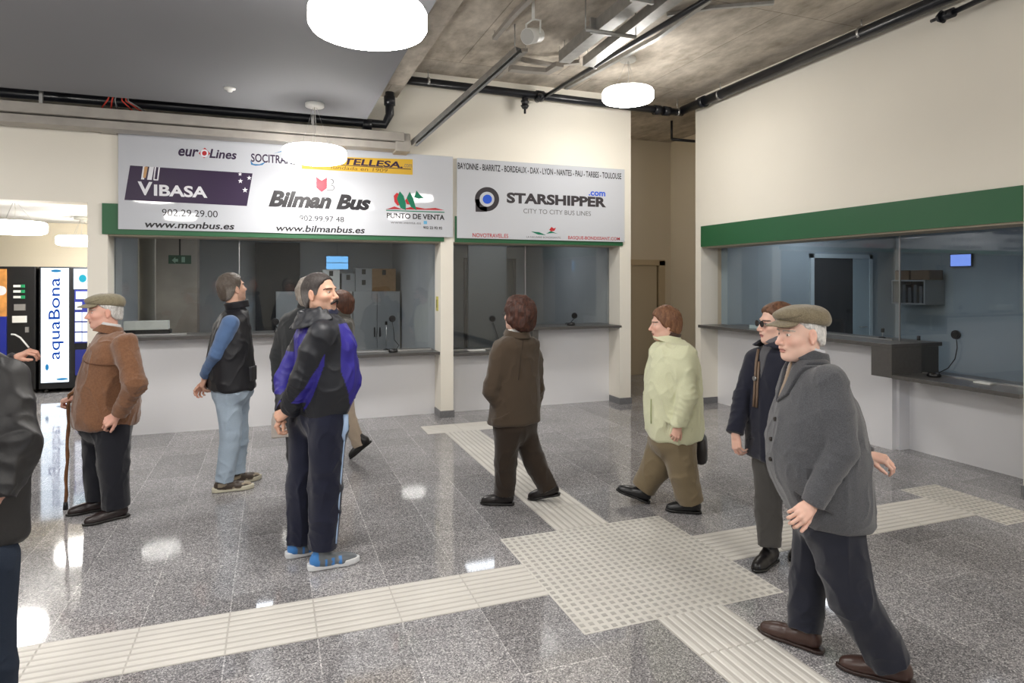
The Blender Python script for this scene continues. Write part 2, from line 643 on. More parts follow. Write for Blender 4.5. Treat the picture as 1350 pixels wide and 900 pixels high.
# green fascias
k = MB(); k.box((-1.647, YA - .018, 2.168), (1.978, YA - .001, 2.487)); tag(k.build('green_fascia', GREEN), 'long green fascia strip behind the multi-company sign', 'fascia')
k = MB(); k.box((2.118, YA - .018, 2.165), (4.485, YA - .001, 2.487)); tag(k.build('green_fascia', GREEN), 'green fascia strip behind the single-company bus sign', 'fascia')
k = MB(); k.box((XB - .018, 3.30, 2.15), (XB - .001, 7.31, 2.43)); tag(k.build('green_fascia', GREEN), 'bare green fascia band on the right wall', 'fascia')

# ------------------------------------------------------------------ ticket counters
def desk(label):
    for i in range(0, len(k.v), 8):
        q = MB(); q.box(k.v[i], k.v[i + 6]); v0, v1 = k.v[i], k.v[i + 6]
        for x in (v0[0] + .05, v1[0] - .05):
            for y in (v0[1] + .05, v1[1] - .05): q.cyl((x, y, 0), (x, y, v0[2]), .02, n=10)
        tag(q.build('booth_desk', OFFD), label if i == 0 else label.replace('long dark desk', 'short lower desk'), 'desk')
def counter(label):
    o = empty('ticket_counter', (0, 0, 0)); return tag(o, label, 'counter')
c1 = counter('long pale grey ticket counter under the multi-company sign')
k = MB(); k.box((-1.60, YP, 0), (.80, YP + .06, 1.05)); k.build('front_panel', LAM, c1)
k = MB(); k.box((.80, YP, 0), (1.94, YP + .06, .775)); k.build('front_panel', LAM, c1)
k = MB(); k.box((-1.60, YA + .05, 1.05), (.80, YP + .30, 1.085)); k.build('high_ledge', SLATE, c1, .003)
k = MB(); k.box((.80, YA + .03, .775), (1.94, YP + .30, .81)); k.build('low_ledge', SLATE, c1, .003)
k = MB(); k.box((.77, YA + .05, .81), (.80, YP + .30, 1.05)); k.build('side_cheek', SLATE, c1)
k = MB(); k.box((-1.60, YP + .30, .9), (.77, YP + .75, .93)); k.box((.83, YP + .30, .70), (1.94, YP + .75, .73)); desk('long dark desk behind the multi-company counter')
c2 = counter('pale grey two-level ticket counter under the white bus sign with ring logo')
k = MB(); k.box((2.10, YP, 0), (3.19, YP + .06, .745)); k.build('front_panel', LAM, c2)
k = MB(); k.box((3.19, YP, 0), (4.45, YP + .06, 1.045)); k.build('front_panel', LAM, c2)
k = MB(); k.box((2.10, YA + .03, .745), (3.19, YP + .30, .785)); k.build('low_ledge', SLATE, c2, .003)
k = MB(); k.box((3.19, YA, 1.045), (4.48, YP + .30, 1.08)); k.build('high_ledge', SLATE, c2, .003)
k = MB(); k.box((3.17, YA + .02, .745), (3.25, YP + .02, 1.045)); k.build('side_cheek', SLATE, c2)
k = MB(); k.box((2.10, YP + .30, .70), (4.45, YP + .75, .73)); desk('dark desk behind the middle two-level counter')
c3 = counter('pale grey two-level ticket counter on the right wall')
k = MB(); k.box((XP, 4.66, 0), (XP + .06, 7.33, 1.05)); k.build('front_panel', LAM, c3)
k = MB(); k.box((XP + .20, 3.30, 0), (XP + .26, 4.66, .765)); k.box((XP + .06, 4.63, 0), (XP + .20, 4.66, .765)); k.build('front_panel', LAM, c3)
k = MB(); k.box((XB - .05, 4.40, 1.05), (XP + .35, 7.195, 1.087)); k.box((XB - .05, 7.195, 1.05), (XG - .004, 7.33, 1.087)); k.build('high_ledge', SLATE, c3, .003)
k = MB(); k.box((XB - .05, 4.40, .77), (XP + .30, 4.62, 1.05)); k.build('end_box', SLATE, c3, .003)
k = MB(); k.box((XB - .05, 3.30, .765), (XP + .35, 4.40, .80)); k.build('low_ledge', SLATE, c3, .003)
k = MB(); k.box((XP + .36, 3.30, .70), (XP + .8, 7.19, .73)); desk('dark desk behind the right wall counter')

# glazing
g = MB(); g.box((-1.60, YG, 1.087), (-.36, YG + .008, 2.17)); g.box((-.354, YG, 1.087), (.80, YG + .008, 2.17)); g.box((.80, YG, .812), (1.94, YG + .008, 2.17))
struct(g.build('window_1', GLASS))
g = MB(); g.box((2.10, YG, .787), (3.19, YG + .008, 2.17)); g.box((3.196, YG, 1.082), (4.45, YG + .008, 2.17))
struct(g.build('window_2', GLASS))
g = MB(); g.box((XG, 4.63, 1.089), (XG + .008, 7.33, 2.15)); g.box((XG, 3.30, .802), (XG + .008, 4.624, 2.15))
struct(g.build('window_3', GLASS))
g = MB()
g.box((-1.60, YA + .02, 2.155), (1.94, YG + .02, 2.17)); g.box((2.10, YA + .02, 2.155), (4.45, YG + .02, 2.17)); g.box((XB + .02, 3.30, 2.135), (XG + .02, 7.33, 2.15))
struct(g.build('trim_1', mat('taupe_soffit_trim', (178, 168, 148), .5)))
g = MB()
g.box((-1.6, YG - .012, 1.085), (-.9, YG + .02, 1.097)); g.box((.9, YG - .012, .81), (1.9, YG + .02, .824)); g.box((2.1, YG - .012, .785), (2.7, YG + .02, .797))
g.box((XG - .012, 3.32, .80), (XG + .02, 4.38, .812)); g.box((XG - .012, 4.7, 1.087), (XG + .02, 6.6, 1.097))
for x in (-.357, 3.193): g.box((x - .004, YG - .004, 1.087), (x + .004, YG + .012, 2.16))
g.box((XG - .004, 4.623, .802), (XG + .012, 4.631, 2.14))
struct(g.build('trim_2', STEEL))

# ------------------------------------------------------------------ booth interiors
w = MB()
w.box((-1.66, YP + .07, 0), (-1.60, 9.3, OC)); w.box((1.96, YP + .07, 0), (2.08, 11.3, OC)); w.box((4.46, YP + .07, 0), (4.50, 11.3, OC))
w.box((-1.66, 11.2, 0), (-.3, 11.3, OC)); w.box((-.3, 11.2, 0), (4.50, 11.3, OC))
walls('wall_booth', OFFW)
w = MB(); w.box((-1.49, 9.9, 0), (-.98, 10.2, OC)); struct(w.build('booth_pillar', mat('raw_concrete_grey', (168, 160, 150), .8, var=.15, vscale=4)))
w = MB(); w.box((-1.66, YA + .3, OC), (4.50, 11.3, OC + .06)); struct(w.build('ceiling_booth', mat('booth_ceiling_grey', (90, 92, 94), .8)))
w = MB(); w.box((-.25, 10.95, 0), (.42, 11.19, 2.3)); tag(w.build('dark_void_block', OFFD), 'tall dark cupboard at the back of the left booth', 'void')  # dark solid standing in for the dark void at the back
w = MB(); w.box((XG, 7.20, 0), (9.2, 7.33, OC)); w.box((9.0, 2.2, 0), (9.1, 7.2, OC)); w.box((XG + .02, 2.2, 0), (9.0, 2.3, OC))
walls('wall_right_booth', mat('right_booth_blue_grey_wall', (150, 164, 172), .7, var=.03, vscale=2))
w = MB(); w.box((XG - .06, 2.2, OC), (9.1, 7.33, OC + .06)); struct(w.build('ceiling_right_booth', mat('right_booth_ceiling', (150, 154, 158), .8)))

# grey cabinets with boxes (left booth)
GC = 'grey office cabinets in the left booth'
for i, (x0, x1) in enumerate(((.05, 1.18), (1.19, 1.93))):
    o = empty('office_cabinet', ((x0 + x1) / 2, 10.30, 0))
    tag(o, ['wide grey office cabinet left of the other behind the counter glass', 'narrower grey office cabinet by the booth side wall'][i], 'cabinet', GC)
    h = (x1 - x0) / 2
    k = MB(); k.box((-h, .02, 0), (h, .45, 1.52)); k.build('body', CAB, o, .004)
    n = 2
    for j in range(n):
        a = -h + j * 2 * h / n
        k = MB(); k.box((a + .004, 0, .06), (a + 2 * h / n - .004, .02, 1.50)); dd = k.build('door', CAB, o, .003)
        k = MB(); k.box((a + (2 * h / n - .05 if j == 0 else .035), -.015, .8), (a + (2 * h / n - .035 if j == 0 else .05), 0, .95)); k.build('door_handle', BLKP, dd)
boxes = [(.55, .30, .24, 0, 0, 'grey box file stack at the left end on the grey cabinets'), (.86, .26, .34, 0, 1, 'pale upright carton on the grey cabinets, second from left'),
         (1.12, .2, .28, 0, 0, 'grey carton on the cabinets behind the counter screen'), (1.36, .26, .20, 0, 0, 'grey carton under another carton on the cabinets'),
         (1.36, .26, .17, .20, 0, 'grey carton on top of another on the cabinets'), (1.68, .38, .36, 0, 2, 'large brown carton at the right end of the cabinets')]
for x, wd, hh, dz, ci, lb in boxes:
    o = empty('storage_box', (x, 10.5, 1.522 + dz)); tag(o, lb, 'box', 'boxes on the booth cabinets')
    k = MB(); k.box((-wd / 2, -.13, 0), (wd / 2, .15, hh)); k.build('box_body', [CAB, PAPER, CARD][ci], o, .003)
    k = MB(); k.box((-.03, -.132, hh - .1), (.03, -.13, hh - .02)); k.build('handle_hole', BLKP, o)

# items on / behind the ledges
def printer(x, y, z, label):
    o = empty('ticket_printer', (x, y, z)); tag(o, label, 'printer')
    k = MB(); k.box((-.24, -.13, 0), (.24, .04, .05)); k.build('body', BLKP, o, .008)
    k = MB(); k.prism([(-.12, .05), (.03, .05), (.0, .15), (-.12, .15)], lambda u, v: (-.22, u, v), lambda u, v: (.22, u, v)); k.build('paper_cover', PAPER, o, .006)
printer(-1.32, 8.25, 1.087, 'white and black printer behind glass at the left end of the counter')

def disc_phone(pos, face, cable, base, label):
    """round black speaking disc stuck on the glass, cable and desk base"""
    o = empty('speaking_disc', pos); tag(o, label, 'intercom', 'speaking discs on the booth glass')
    P = Vector(pos); n = Vector(face)
    k = MB(); k.cyl(-n * .0, n * .018, .042, .040, 28); k.cyl(n * .018, n * .024, .030, .026, 24)
    k.build('speaker_disc', BLKP, o)
    k = MB(); k.tube([Vector(c) - P for c in cable], .0045, 8); k.build('cable', BLKP, o)
    k = MB(); b = Vector(base) - P
    k.lathe([(0, 0), (.055, 0), (.06, .012), (.045, .035), (.02, .042), (0, .042)], tuple(b), 24); k.build('desk_base', BLKP, o)
def gA(px, py, Y=YG - .004):
    x, z = pY(px, py, Y); return (x, Y, z)
def gB(px, py, X=XG - .004):
    y, z = pX(px, py, X); return (X, y, z)
disc_phone(gA(517, 420), (0, -1, 0), [gA(517, 424, YG - .03), gA(519, 436, YG - .035), gA(520, 448, YG - .03), gA(526, 455, YG - .05), (gA(520, 458)[0], YG - .12, .835)], (gA(516, 460)[0], YG - .14, .812), 'black speaking disc on the left booth glass right of the moustached man')
disc_phone(gA(649, 420), (0, -1, 0), [gA(650, 425, YG - .02), gA(653, 434, YG - .03), gA(656, 443, YG - .03), (gA(656, 443)[0] + .03, YG - .06, .80)], (gA(660, 455)[0], YG - .08, .787), 'black speaking disc on the glass beside the woman in the brown coat')
disc_phone(gA(757, 416), (0, -1, 0), [gA(757, 420, YG - .02), gA(752, 425, YG - .03), gA(746, 426, YG - .05), (gA(742, 427)[0], YG - .09, 1.095)], (gA(748, 427)[0], YG - .12, 1.082), 'black speaking disc above the high ledge of the second counter')
disc_phone(gA(363, 424), (0, -1, 0), [gA(363, 428, YG - .02), gA(366, 434, YG - .03), (gA(368, 436)[0], YG - .07, 1.10)], (gA(368, 436)[0], YG - .10, 1.087), 'black speaking disc on the glass beside the man in the black vest')
disc_phone(gB(1261, 441), (-1, 0, 0), [gB(1261, 447, XG - .02), gB(1262, 458, XG - .03), gB(1259, 473, XG - .03), gB(1250, 485, XG - .04), (XG - .10, gB(1243, 490)[1], .82)], (XG - .12, gB(1243, 491)[1], .802), 'black speaking disc with hanging cable on the right wall glass')
def mic(p, h, label):
    o = empty('counter_microphone', p); tag(o, label, 'microphone', 'stalk microphones behind the counter glass')
    k = MB(); k.lathe([(0, 0), (.035, 0), (.035, .012), (.01, .018), (0, .018)], (0, 0, 0), 20); k.build('base', BLKP, o)
    k = MB(); k.tube([(0, 0, .015), (.005, 0, h * .5), (.0, -.01, h)], .004, 8); k.build('stalk', STEEL, o)
    k = MB(); k.box((-.014, -.02, h), (.014, .004, h + .045)); k.build('microphone_head', BLKP, o, .005)
mic((gA(509, 422, YG + .12)[0], YG + .12, .81), .32, 'stalk microphone behind the left booth glass beside a speaking disc')
mic((XG + .10, gB(1200, 444)[1], .80), .30, 'stalk microphone behind the right wall glass on the low ledge')
mic((XG + .12, gB(1149, 434)[1] - .02, 1.087), .06, 'small stalk microphone behind the right wall glass on the high ledge')

def leaflet(px, py, Y, z, label, sz=(.16, .09)):
    o = MB(); x = pY(px, py, Y)[0]
    o.box((x - sz[0] / 2, Y - sz[1] / 2, z), (x + sz[0] / 2, Y + sz[1] / 2, z + .012)); tag(o.build('paper_stack', PAPER, None, .002), label, 'papers')
leaflet(628, 460, YG - .12, .786, 'white papers on the low ledge left of the brown-coated woman', (.22, .10))
k = MB(); y0 = gB(1308, 503)[1]; k.box((XG - .14, y0 - .07, .801), (XG - .06, y0 + .07, .812)); tag(k.build('paper_stack', PAPER), 'white papers on the low ledge of the right counter', 'papers')
k = MB(); y0 = gB(1010, 430)[1]; k.box((XG - .2, y0 - .08, 1.088), (XG - .05, y0 + .08, 1.13)); tag(k.build('brochure_holder', mat('frosted_plastic', (170, 190, 195), .2)), 'small clear brochure holder on the right counter high ledge', 'holder')

# shelf and door of the right booth, solid stand-in for a mirrored screen
ys0, ys1 = pX(1220, 385, 8.6)[0], pX(1176, 385, 8.6)[0]
zs0, zs1 = pX(1198, 401, 8.6)[1], pX(1198, 369, 8.6)[1]
SH = mat('shelf_grey', (128, 134, 138), .5)
o = empty('wall_shelf_unit', (8.99, (ys0 + ys1) / 2, zs0)); tag(o, 'grey open shelf box on the right booth wall', 'shelf')
hy, hz = (ys1 - ys0) / 2, zs1 - zs0
k = MB(); k.box((-.40, -hy, 0), (0, hy, .02)); k.box((-.40, -hy, hz - .02), (0, hy, hz)); k.box((-.40, hy - .02, .02), (0, hy, hz - .02)); k.box((-.40, -hy, .02), (0, -hy + .02, hz - .02)); k.build('carcass', SH, o)
k = MB(); k.box((-.03, -hy + .02, .02), (0, hy - .02, hz - .02)); k.build('dark_back', mat('black_board', (26, 28, 30), .6), o)
for i in range(4):
    y = ys0 + .10 + i * .085
    k = MB(); k.box((8.64, y - .022, zs0 + .021), (8.9, y + .022, zs0 + .021 + [.24, .26, .22, .26][i])); tag(k.build('binder', mat('binder_grey', (66, 72, 78), .5)), 'dark grey binder standing in the right booth wall shelf', 'binder', 'binders in the wall shelf')
for i, (y, wd) in enumerate(((ys1 - .14, .22), (ys1 - .42, .28))):
    k = MB(); k.box((8.62, y - wd / 2, zs1 + .001), (8.9, y + wd / 2, zs1 + .14)); tag(k.build('parcel', mat('brown_wrap', (92, 76, 60), .8), None, .01), ['smaller brown parcel on top of the wall shelf', 'larger brown parcel on top of the wall shelf'][i], 'parcel')
d = empty('door_2', (8.99, 6.55 + .95 - .62, 0)); 
d.location = (7.88, 7.19, 0); struct(d)
k = MB(); k.box((-.60, -.03, 0), (-.54, .01, 2.08)); k.box((.54, -.03, 0), (.60, .01, 2.08)); k.box((-.60, -.03, 2.02), (.60, .01, 2.08)); k.build('door_frame', mat('light_blue_frame', (190, 205, 212), .4), d)
k = MB(); k.box((-.54, -.012, 0), (.22, .01, 2.02)); k.build('dark_doorway', OFFD, d)
k = MB(); k.box((.22, -.02, 0), (.54, .01, 2.02)); k.build('door_leaf', mat('pale_blue_leaf', (165, 185, 195), .4), d)
k = MB(); k.tube([(.35, -.02, 1.0), (.35, -.06, 1.0), (.45, -.06, 1.0)], .008); k.build('door_handle', STEEL, d)
o = empty('screen_reflection', (8.985, pX(1268, 343, 8.98)[0], pX(1268, 343, 8.98)[1])); tag(o, 'small glowing blue panel standing in for a screen reflection in the right glass', 'screen')
k = MB(); k.box((-.03, -.15, -.09), (0, .15, .09)); k.build('casing', BLKP, o)
k = MB(); k.box((-.033, -.14, -.08), (-.03, .14, .08)); k.build('lit_screen', mat_emit('mirrored_blue_screen', (120, 150, 235), .28), o)  # glow stands in for a blue screen mirrored in the glass

# door and extinguisher in the middle booth
d = empty('door_3', (3.75, 11.19, 0)); struct(d)
k = MB(); k.box((-.50, -.03, 0), (-.44, .01, 2.1)); k.box((.44, -.03, 0), (.50, .01, 2.1)); k.box((-.5, -.03, 2.05), (.5, .01, 2.1)); k.build('door_frame', OFFD, d)
k = MB(); k.box((-.44, -.015, 0), (.44, .01, 2.05)); k.build('door_leaf', mat('dark_green_grey_leaf', (62, 70, 70), .5), d)
k = MB(); k.box((2.95, 9.9, 0), (3.60, 9.96, 2.5)); struct(k.build('booth_partition', mat('grey_partition', (86, 92, 94), .6)))
o = empty('fire_extinguisher', (2.86, 11.1, 1.35)); tag(o, 'fire extinguisher hung on the middle booth wall', 'extinguisher')
k = MB(); k.lathe([(0, 0), (.065, 0), (.075, .02), (.075, .34), (.055, .40), (.02, .43), (0, .43)], (0, 0, 0), 24); k.build('cylinder_body', mat('dull_red', (120, 50, 45), .4), o)
k = MB(); k.box((-.02, -.02, .43), (.02, .02, .48)); k.tube([(0, 0, .47), (.06, -.02, .48), (.1, -.02, .4), (.09, -.02, .2)], .008); k.build('valve_and_hose', BLKP, o)
for x in (2.75, 2.92):
    k = MB(); k.box((x - .06, 11.18, 2.05), (x + .06, 11.195, 2.28)); tag(k.build('wall_notice', mat('grey_notice', (120, 122, 120), .6)), 'small grey notice high on the middle booth wall', 'notice', 'two notices on the booth wall')

# solid stand-in for an exit sign mirrored in the left glass, small lit yellow door-phone on the pillar
o = empty('exit_sign_reflection', (pY(237, 342, 9.2)[0], 9.2, pY(237, 342, 9.2)[1])); tag(o, 'small dim green panel standing in for an exit sign reflection in the left glass', 'sign')
k = MB(); k.box((-.13, 0, -.055), (.13, .02, .055)); k.build('sign_panel', mat('exit_green', (30, 84, 62), .5), o)
k = MB(); k.prism([(-.09, -.01), (-.05, .03), (-.05, .008), (-.02, .008), (-.02, -.028), (-.05, -.028), (-.05, -.05)], lambda u, v: (u, -.001, v), lambda u, v: (u, -.003, v)); k.box((.02, -.003, -.035), (.06, -.001, .035)); k.build('arrow_mark', mat('exit_mark', (150, 190, 170), .5), o)
k = MB(); k.box((-.01, .005, .055), (.01, .012, OC - pY(237, 342, 9.2)[1])); k.build('hanger', BLKP, o)
o = empty('wall_plate', (1.94, 7.87, 1.40)); tag(o, 'small yellow plate with a dark mark on the pillar side', 'plate')
k = MB(); k.box((-.006, -.05, -.09), (0, .05, .09)); k.build('plate', mat('yellow_plate', (214, 205, 110), .5), o)
k = MB(); k.box((-.009, -.010, -.05), (-.006, .010, .05)); k.build('mark', BLKP, o)

# screens whose light the glass mirrors: they hang in the hall behind the viewpoint
o = empty('departure_screen', (1.9, -4.6, 2.26)); tag(o, 'hall information screen seen only as a blue reflection in the left glass', 'screen')
k = MB(); k.box((-.36, -.06, -.23), (.36, -.004, .23)); k.build('casing', BLKP, o)
k = MB(); k.box((-.33, -.004, .01), (.33, 0, .20)); k.box((-.33, -.004, -.20), (.33, 0, -.01)); k.build('lit_screen', mat_emit('pale_blue_screen', (120, 190, 250), 3.0), o)
k = MB(); k.cyl((0, -.03, .23), (0, -.03, CZ - 2.26), .02); k.build('pole', BLKP, o)

# booth lights; the one by the right door follows a glow, others are added
def booth_light(x, y, z, sx, sy, e, label):
    o = empty('booth_ceiling_light', (x, y, z)); tag(o, label, 'light')
    k = MB(); k.box((-sx / 2, -sy / 2, -.02), (sx / 2, sy / 2, 0)); k.build('housing', WHITEP, o)
    k = MB(); k.box((-sx / 2 + .02, -sy / 2 + .02, -.024), (sx / 2 - .02, sy / 2 - .02, -.02)); k.build('diffuser', mat_emit('booth_tube_%d' % int(e * 10), (242, 246, 255), e), o)
booth_light(.3, 9.0, OC, 1.2, .3, 4.5, 'added strip light on the left booth ceiling')
booth_light(3.3, 9.2, OC, 1.2, .3, 2.2, 'added strip light on the middle booth ceiling')
booth_light(7.0, 6.3, OC, .3, 1.2, 3.6, 'strip light on the right booth ceiling near its door')
booth_light(7.0, 4.0, OC, .3, 1.2, 1.8, 'added strip light on the right booth ceiling above the low ledge')

o = empty('corridor_fill_lamp', (4.85, 9.6, 4.1)); tag(o, 'added unseen lamp brightening the corridor from behind the sign wall', 'lamp')  # added hidden lamp that lifts the dark corridor
k = MB(); k.lathe([(0, .02), (.14, .02), (.16, .04), (.16, CZ - 4.1), (0, CZ - 4.1)], (0, 0, 0), 24); k.build('housing', WHITEP, o)
k = MB(); k.lathe([(0, 0), (.13, 0), (.14, .02), (0, .02)], (0, 0, 0), 24); k.build('diffuser', LAMPM, o)
# ------------------------------------------------------------------ signs
def rect_map(Y, X0, X1, z0, z1):
    return lambda u, v: (X0 + (X1 - X0) * u, Y, z0 + (z1 - z0) * v)


def put_text(body, mapf, material, parent, name='lettering', bold=0.0, shear=0.0):
    V, F = text_mesh(body, bold, shear)
    lo, hi = V.min(0), V.max(0)
    W = [mapf((p[0] - lo[0]) / (hi[0] - lo[0]), (p[1] - lo[1]) / max(1e-6, hi[1] - lo[1])) for p in V]
    return mesh_obj(name, W, F, material, parent)


def ink(name, rgb):
    return mat('ink_' + name, rgb, .35, spec=.3)


YS = YA - .034            # front face of the sign boards
YL = YS - .0015
INK_K, INK_P, INK_R, INK_G, INK_B = ink('black', (40, 38, 42)), ink('plum', (52, 36, 66)), ink('red', (190, 50, 55)), ink('green', (20, 120, 90)), ink('blue', (50, 95, 215))
INK_W, INK_Y, INK_DG, INK_LB = ink('white', (232, 232, 238)), ink('yellow', (220, 178, 60)), ink('mid_grey', (110, 110, 112)), ink('sky', (60, 120, 170))


def board(name, x0, x1, z0, z1, label):
    o = empty(name, ((x0 + x1) / 2, YS, z0)); tag(o, label, 'sign')
    k = MB(); k.box((x0 - o.location.x, 0, 0), (x1 - o.location.x, YA - .019 - YS, z1 - z0)); k.build('sign_board', SIGNW, o, .002)
    return o


def sx(px, py=250):  # pixel -> board coords
    return pY(px, py, YS)


def txt(o, body, x0, yt0, yb0, x1, yt1, yb1, material, **kw):
    (a, za) = sx(x0, yb0); (_, zb) = sx(x0, yt0); (b, zc) = sx(x1, yb1); (_, zd) = sx(x1, yt1)
    L = o.location
    z0, z1 = (za + zc) / 2 - L.z, (zb + zd) / 2 - L.z
    lift = kw.pop('lift', 0)
    return put_text(body, lambda u, v: (a + (b - a) * u - L.x, -.0015 - lift, z0 + (z1 - z0) * v), material, o, **kw)


def shape(o, name, polys, material, lift=0.0):
    """polys in board pixels -> thin raised print"""
    k = MB(); L = o.location
    for P in polys:
        Q = [sx(*p) for p in P]
        k.prism([(q[0] - L.x, q[1] - L.z) for q in Q], lambda u, v: (u, -.0012 - lift, v), lambda u, v: (u, 0, v))
    return k.build(name, material, o)


def arc(cx, cy, r, a0, a1, n=14, ry=None):
    ry = ry or r
    return [(cx + r * math.cos(math.radians(a0 + (a1 - a0) * i / n)), cy - ry * math.sin(math.radians(a0 + (a1 - a0) * i / n))) for i in range(n + 1)]


def ring(cx, cy, r0, r1, a0=0, a1=360, n=32):
    out = []
    for i in range(n):
        b0, b1 = a0 + (a1 - a0) * i / n, a0 + (a1 - a0) * (i + 1) / n
        out.append(arc(cx, cy, r1, b0, b1, 1) + arc(cx, cy, r0, b1, b0, 1))
    return out


def star(cx, cy, r):
    return [(cx + (r if i % 2 == 0 else r * .42) * math.sin(math.pi * i / 5), cy - (r if i % 2 == 0 else r * .42) * math.cos(math.pi * i / 5)) for i in range(10)]


s1 = board('company_sign', -1.499, 2.085, 2.222, 3.215, 'long white sign board with several bus company logos')
txt(s1, 'eur', 235, 195.5, 205.5, 262, 197, 207, INK_P, bold=.025, shear=.2)
txt(s1, 'Lines', 276, 196, 208.5, 312, 198.5, 210, INK_P, bold=.025, shear=.2)
shape(s1, 'diamond_logo', [[(262, 202), (270, 194.5), (277.5, 202.5), (269, 208.5)]], INK_R)
shape(s1, 'diamond_logo', ring(269.5, 202, 3.1, 5.2), INK_W, .001)
shape(s1, 'diamond_logo', [arc(269.5, 202, 2.0, 0, 345, 16)], INK_R, .001)
txt(s1, 'SOCITRANSA', 331, 202, 213, 398, 206.5, 217.5, INK_P, bold=.02)
shape(s1, 'swoosh', [[(330, 211), (334, 216), (342, 216.5), (351, 213), (346, 217.5), (337, 218.5), (331, 217)]], INK_LB)
shape(s1, 'swoosh', [[(360, 202.5), (374, 198), (386, 199), (374, 199.5)]], INK_LB)
shape(s1, 'plum_panel', [[(171.5, 218), (333, 228.5), (325.5, 271.5), (164, 263.5)]], INK_P)
shape(s1, 'stripes', [[(188.5, 219.2), (192, 219.4), (190, 236.6), (186, 236.3)], [(197, 219.7), (203, 220.1), (200, 237.2), (194, 236.8)]], INK_W, .001)
shape(s1, 'stripes', [[(190.5, 219.6), (195, 219.9), (192, 234.5), (188.6, 234.2)]], ink('tan', (205, 160, 110)), .002)
shape(s1, 'stripes', [[(204, 220), (206, 220.1), (203.5, 237.3), (202, 237.2)], [(209, 220.3), (211, 220.4), (208.6, 237.9), (207, 237.8)], [(203, 236), (208.3, 236.3), (208, 238), (202.8, 237.7)]], INK_W, .001)
for q in ((316.5, 229.6, 2.8), (328.5, 234.5, 3.2), (317, 238.6, 3.4), (323, 250.5, 3.8)):
    shape(s1, 'star', [star(*q)], INK_W, .001)
txt(s1, 'V', 181.5, 238.8, 257, 201, 240, 257.6, INK_W, bold=.03, lift=.001)
txt(s1, 'IBASA', 203, 243.5, 258, 273.5, 245.5, 261, INK_W, bold=.03, lift=.001)
txt(s1, '902.29.29.00', 213.5, 275, 284, 287, 278, 287, INK_K)
txt(s1, 'www.monbus.es', 191, 291, 299.5, 309, 293.5, 303, INK_K, bold=.022, shear=.18)
shape(s1, 'yellow_panel', [[(398, 205.2), (544, 210), (544, 230.5), (398, 222.3)]], INK_Y)
txt(s1, 'LA ESTELLESA.', 402, 205, 214.5, 531, 213, 221, INK_P, bold=.03, shear=.15, lift=.001)
txt(s1, '.com', 532, 216, 220.5, 543, 216.5, 221, INK_DG, lift=.001)
shape(s1, 'underline', [[(404, 214.6), (542, 222.5), (542, 223.5), (404, 215.4)]], INK_P, .001)
txt(s1, 'fundada en 1909', 436, 217.5, 222, 511, 223, 227.6, ink('ochre', (120, 92, 40)), lift=.001, shear=.1)
shape(s1, 'knot_logo', [[(417, 233), (424, 238), (431, 233.5), (431, 248), (424, 253), (417, 247.5)]], ink('crimson', (165, 30, 60)))
for cx, cy in ((411, 237.5), (410.5, 245.5), (436.5, 239.5), (437.5, 247.5)):
    sg = -1 if cx < 424 else 1
    xx = 417 if sg < 0 else 431
    shape(s1, 'knot_loop', ring(cx, cy, 2.6, 3.6, 90 if sg < 0 else -90, 270 if sg < 0 else 90, 12) + [[(cx, cy - 3.5), (xx, cy - 3.6), (xx, cy - 2.6), (cx, cy - 2.6)], [(cx, cy + 2.6), (xx, cy + 2.6), (xx, cy + 3.6), (cx, cy + 3.6)]], INK_DG)
txt(s1, 'Bilman', 354, 250, 273, 437, 255, 275, INK_K, bold=.05, shear=.3)
txt(s1, 'Bus', 443, 254.5, 276, 489, 259, 278, INK_K, bold=.05, shear=.3)
txt(s1, '902.99.97 48', 395, 283, 290.5, 453.5, 286.5, 293, INK_K)
txt(s1, 'www.bilmanbus.es', 364, 295, 304, 481, 300, 308.5, INK_K, bold=.02, shear=.18)
shape(s1, 'mountain_logo', [[(519, 258), (523, 254), (528, 256), (532, 262), (530, 270), (524, 271), (520, 266)], [(534, 264), (538, 259), (543, 262), (541, 270), (536, 269)], [(509, 276), (520, 272), (530, 275.5), (545, 272), (560, 275), (574, 274), (586, 277), (509, 275.5)]], INK_R)
shape(s1, 'mountain_logo', [[(523, 262), (527, 252), (532, 258), (535, 268), (535, 277), (528, 274)], [(536, 261), (540, 252.5), (545, 262), (549, 277), (542, 273)], [(546, 260), (549, 251), (553, 256), (559, 261), (552, 262)], [(509, 276.6), (586, 279.2), (586, 280.4), (509, 277.8)]], INK_G, .0008)
txt(s1, 'PUNTO DE VENTA', 510, 280.5, 287.5, 586, 283, 290, INK_K, bold=.025)
txt(s1, 'www.venta.es', 515, 291.5, 294.5, 555, 293, 295.5, INK_DG)
shape(s1, 'small_square', [[(558.5, 291), (563, 291.2), (563, 295.5), (558.5, 295.3)]], ink('twitter_sky', (110, 180, 220)))
txt(s1, '902 22 92 92', 558, 298, 301.5, 583, 299, 302.5, INK_K, bold=.02)

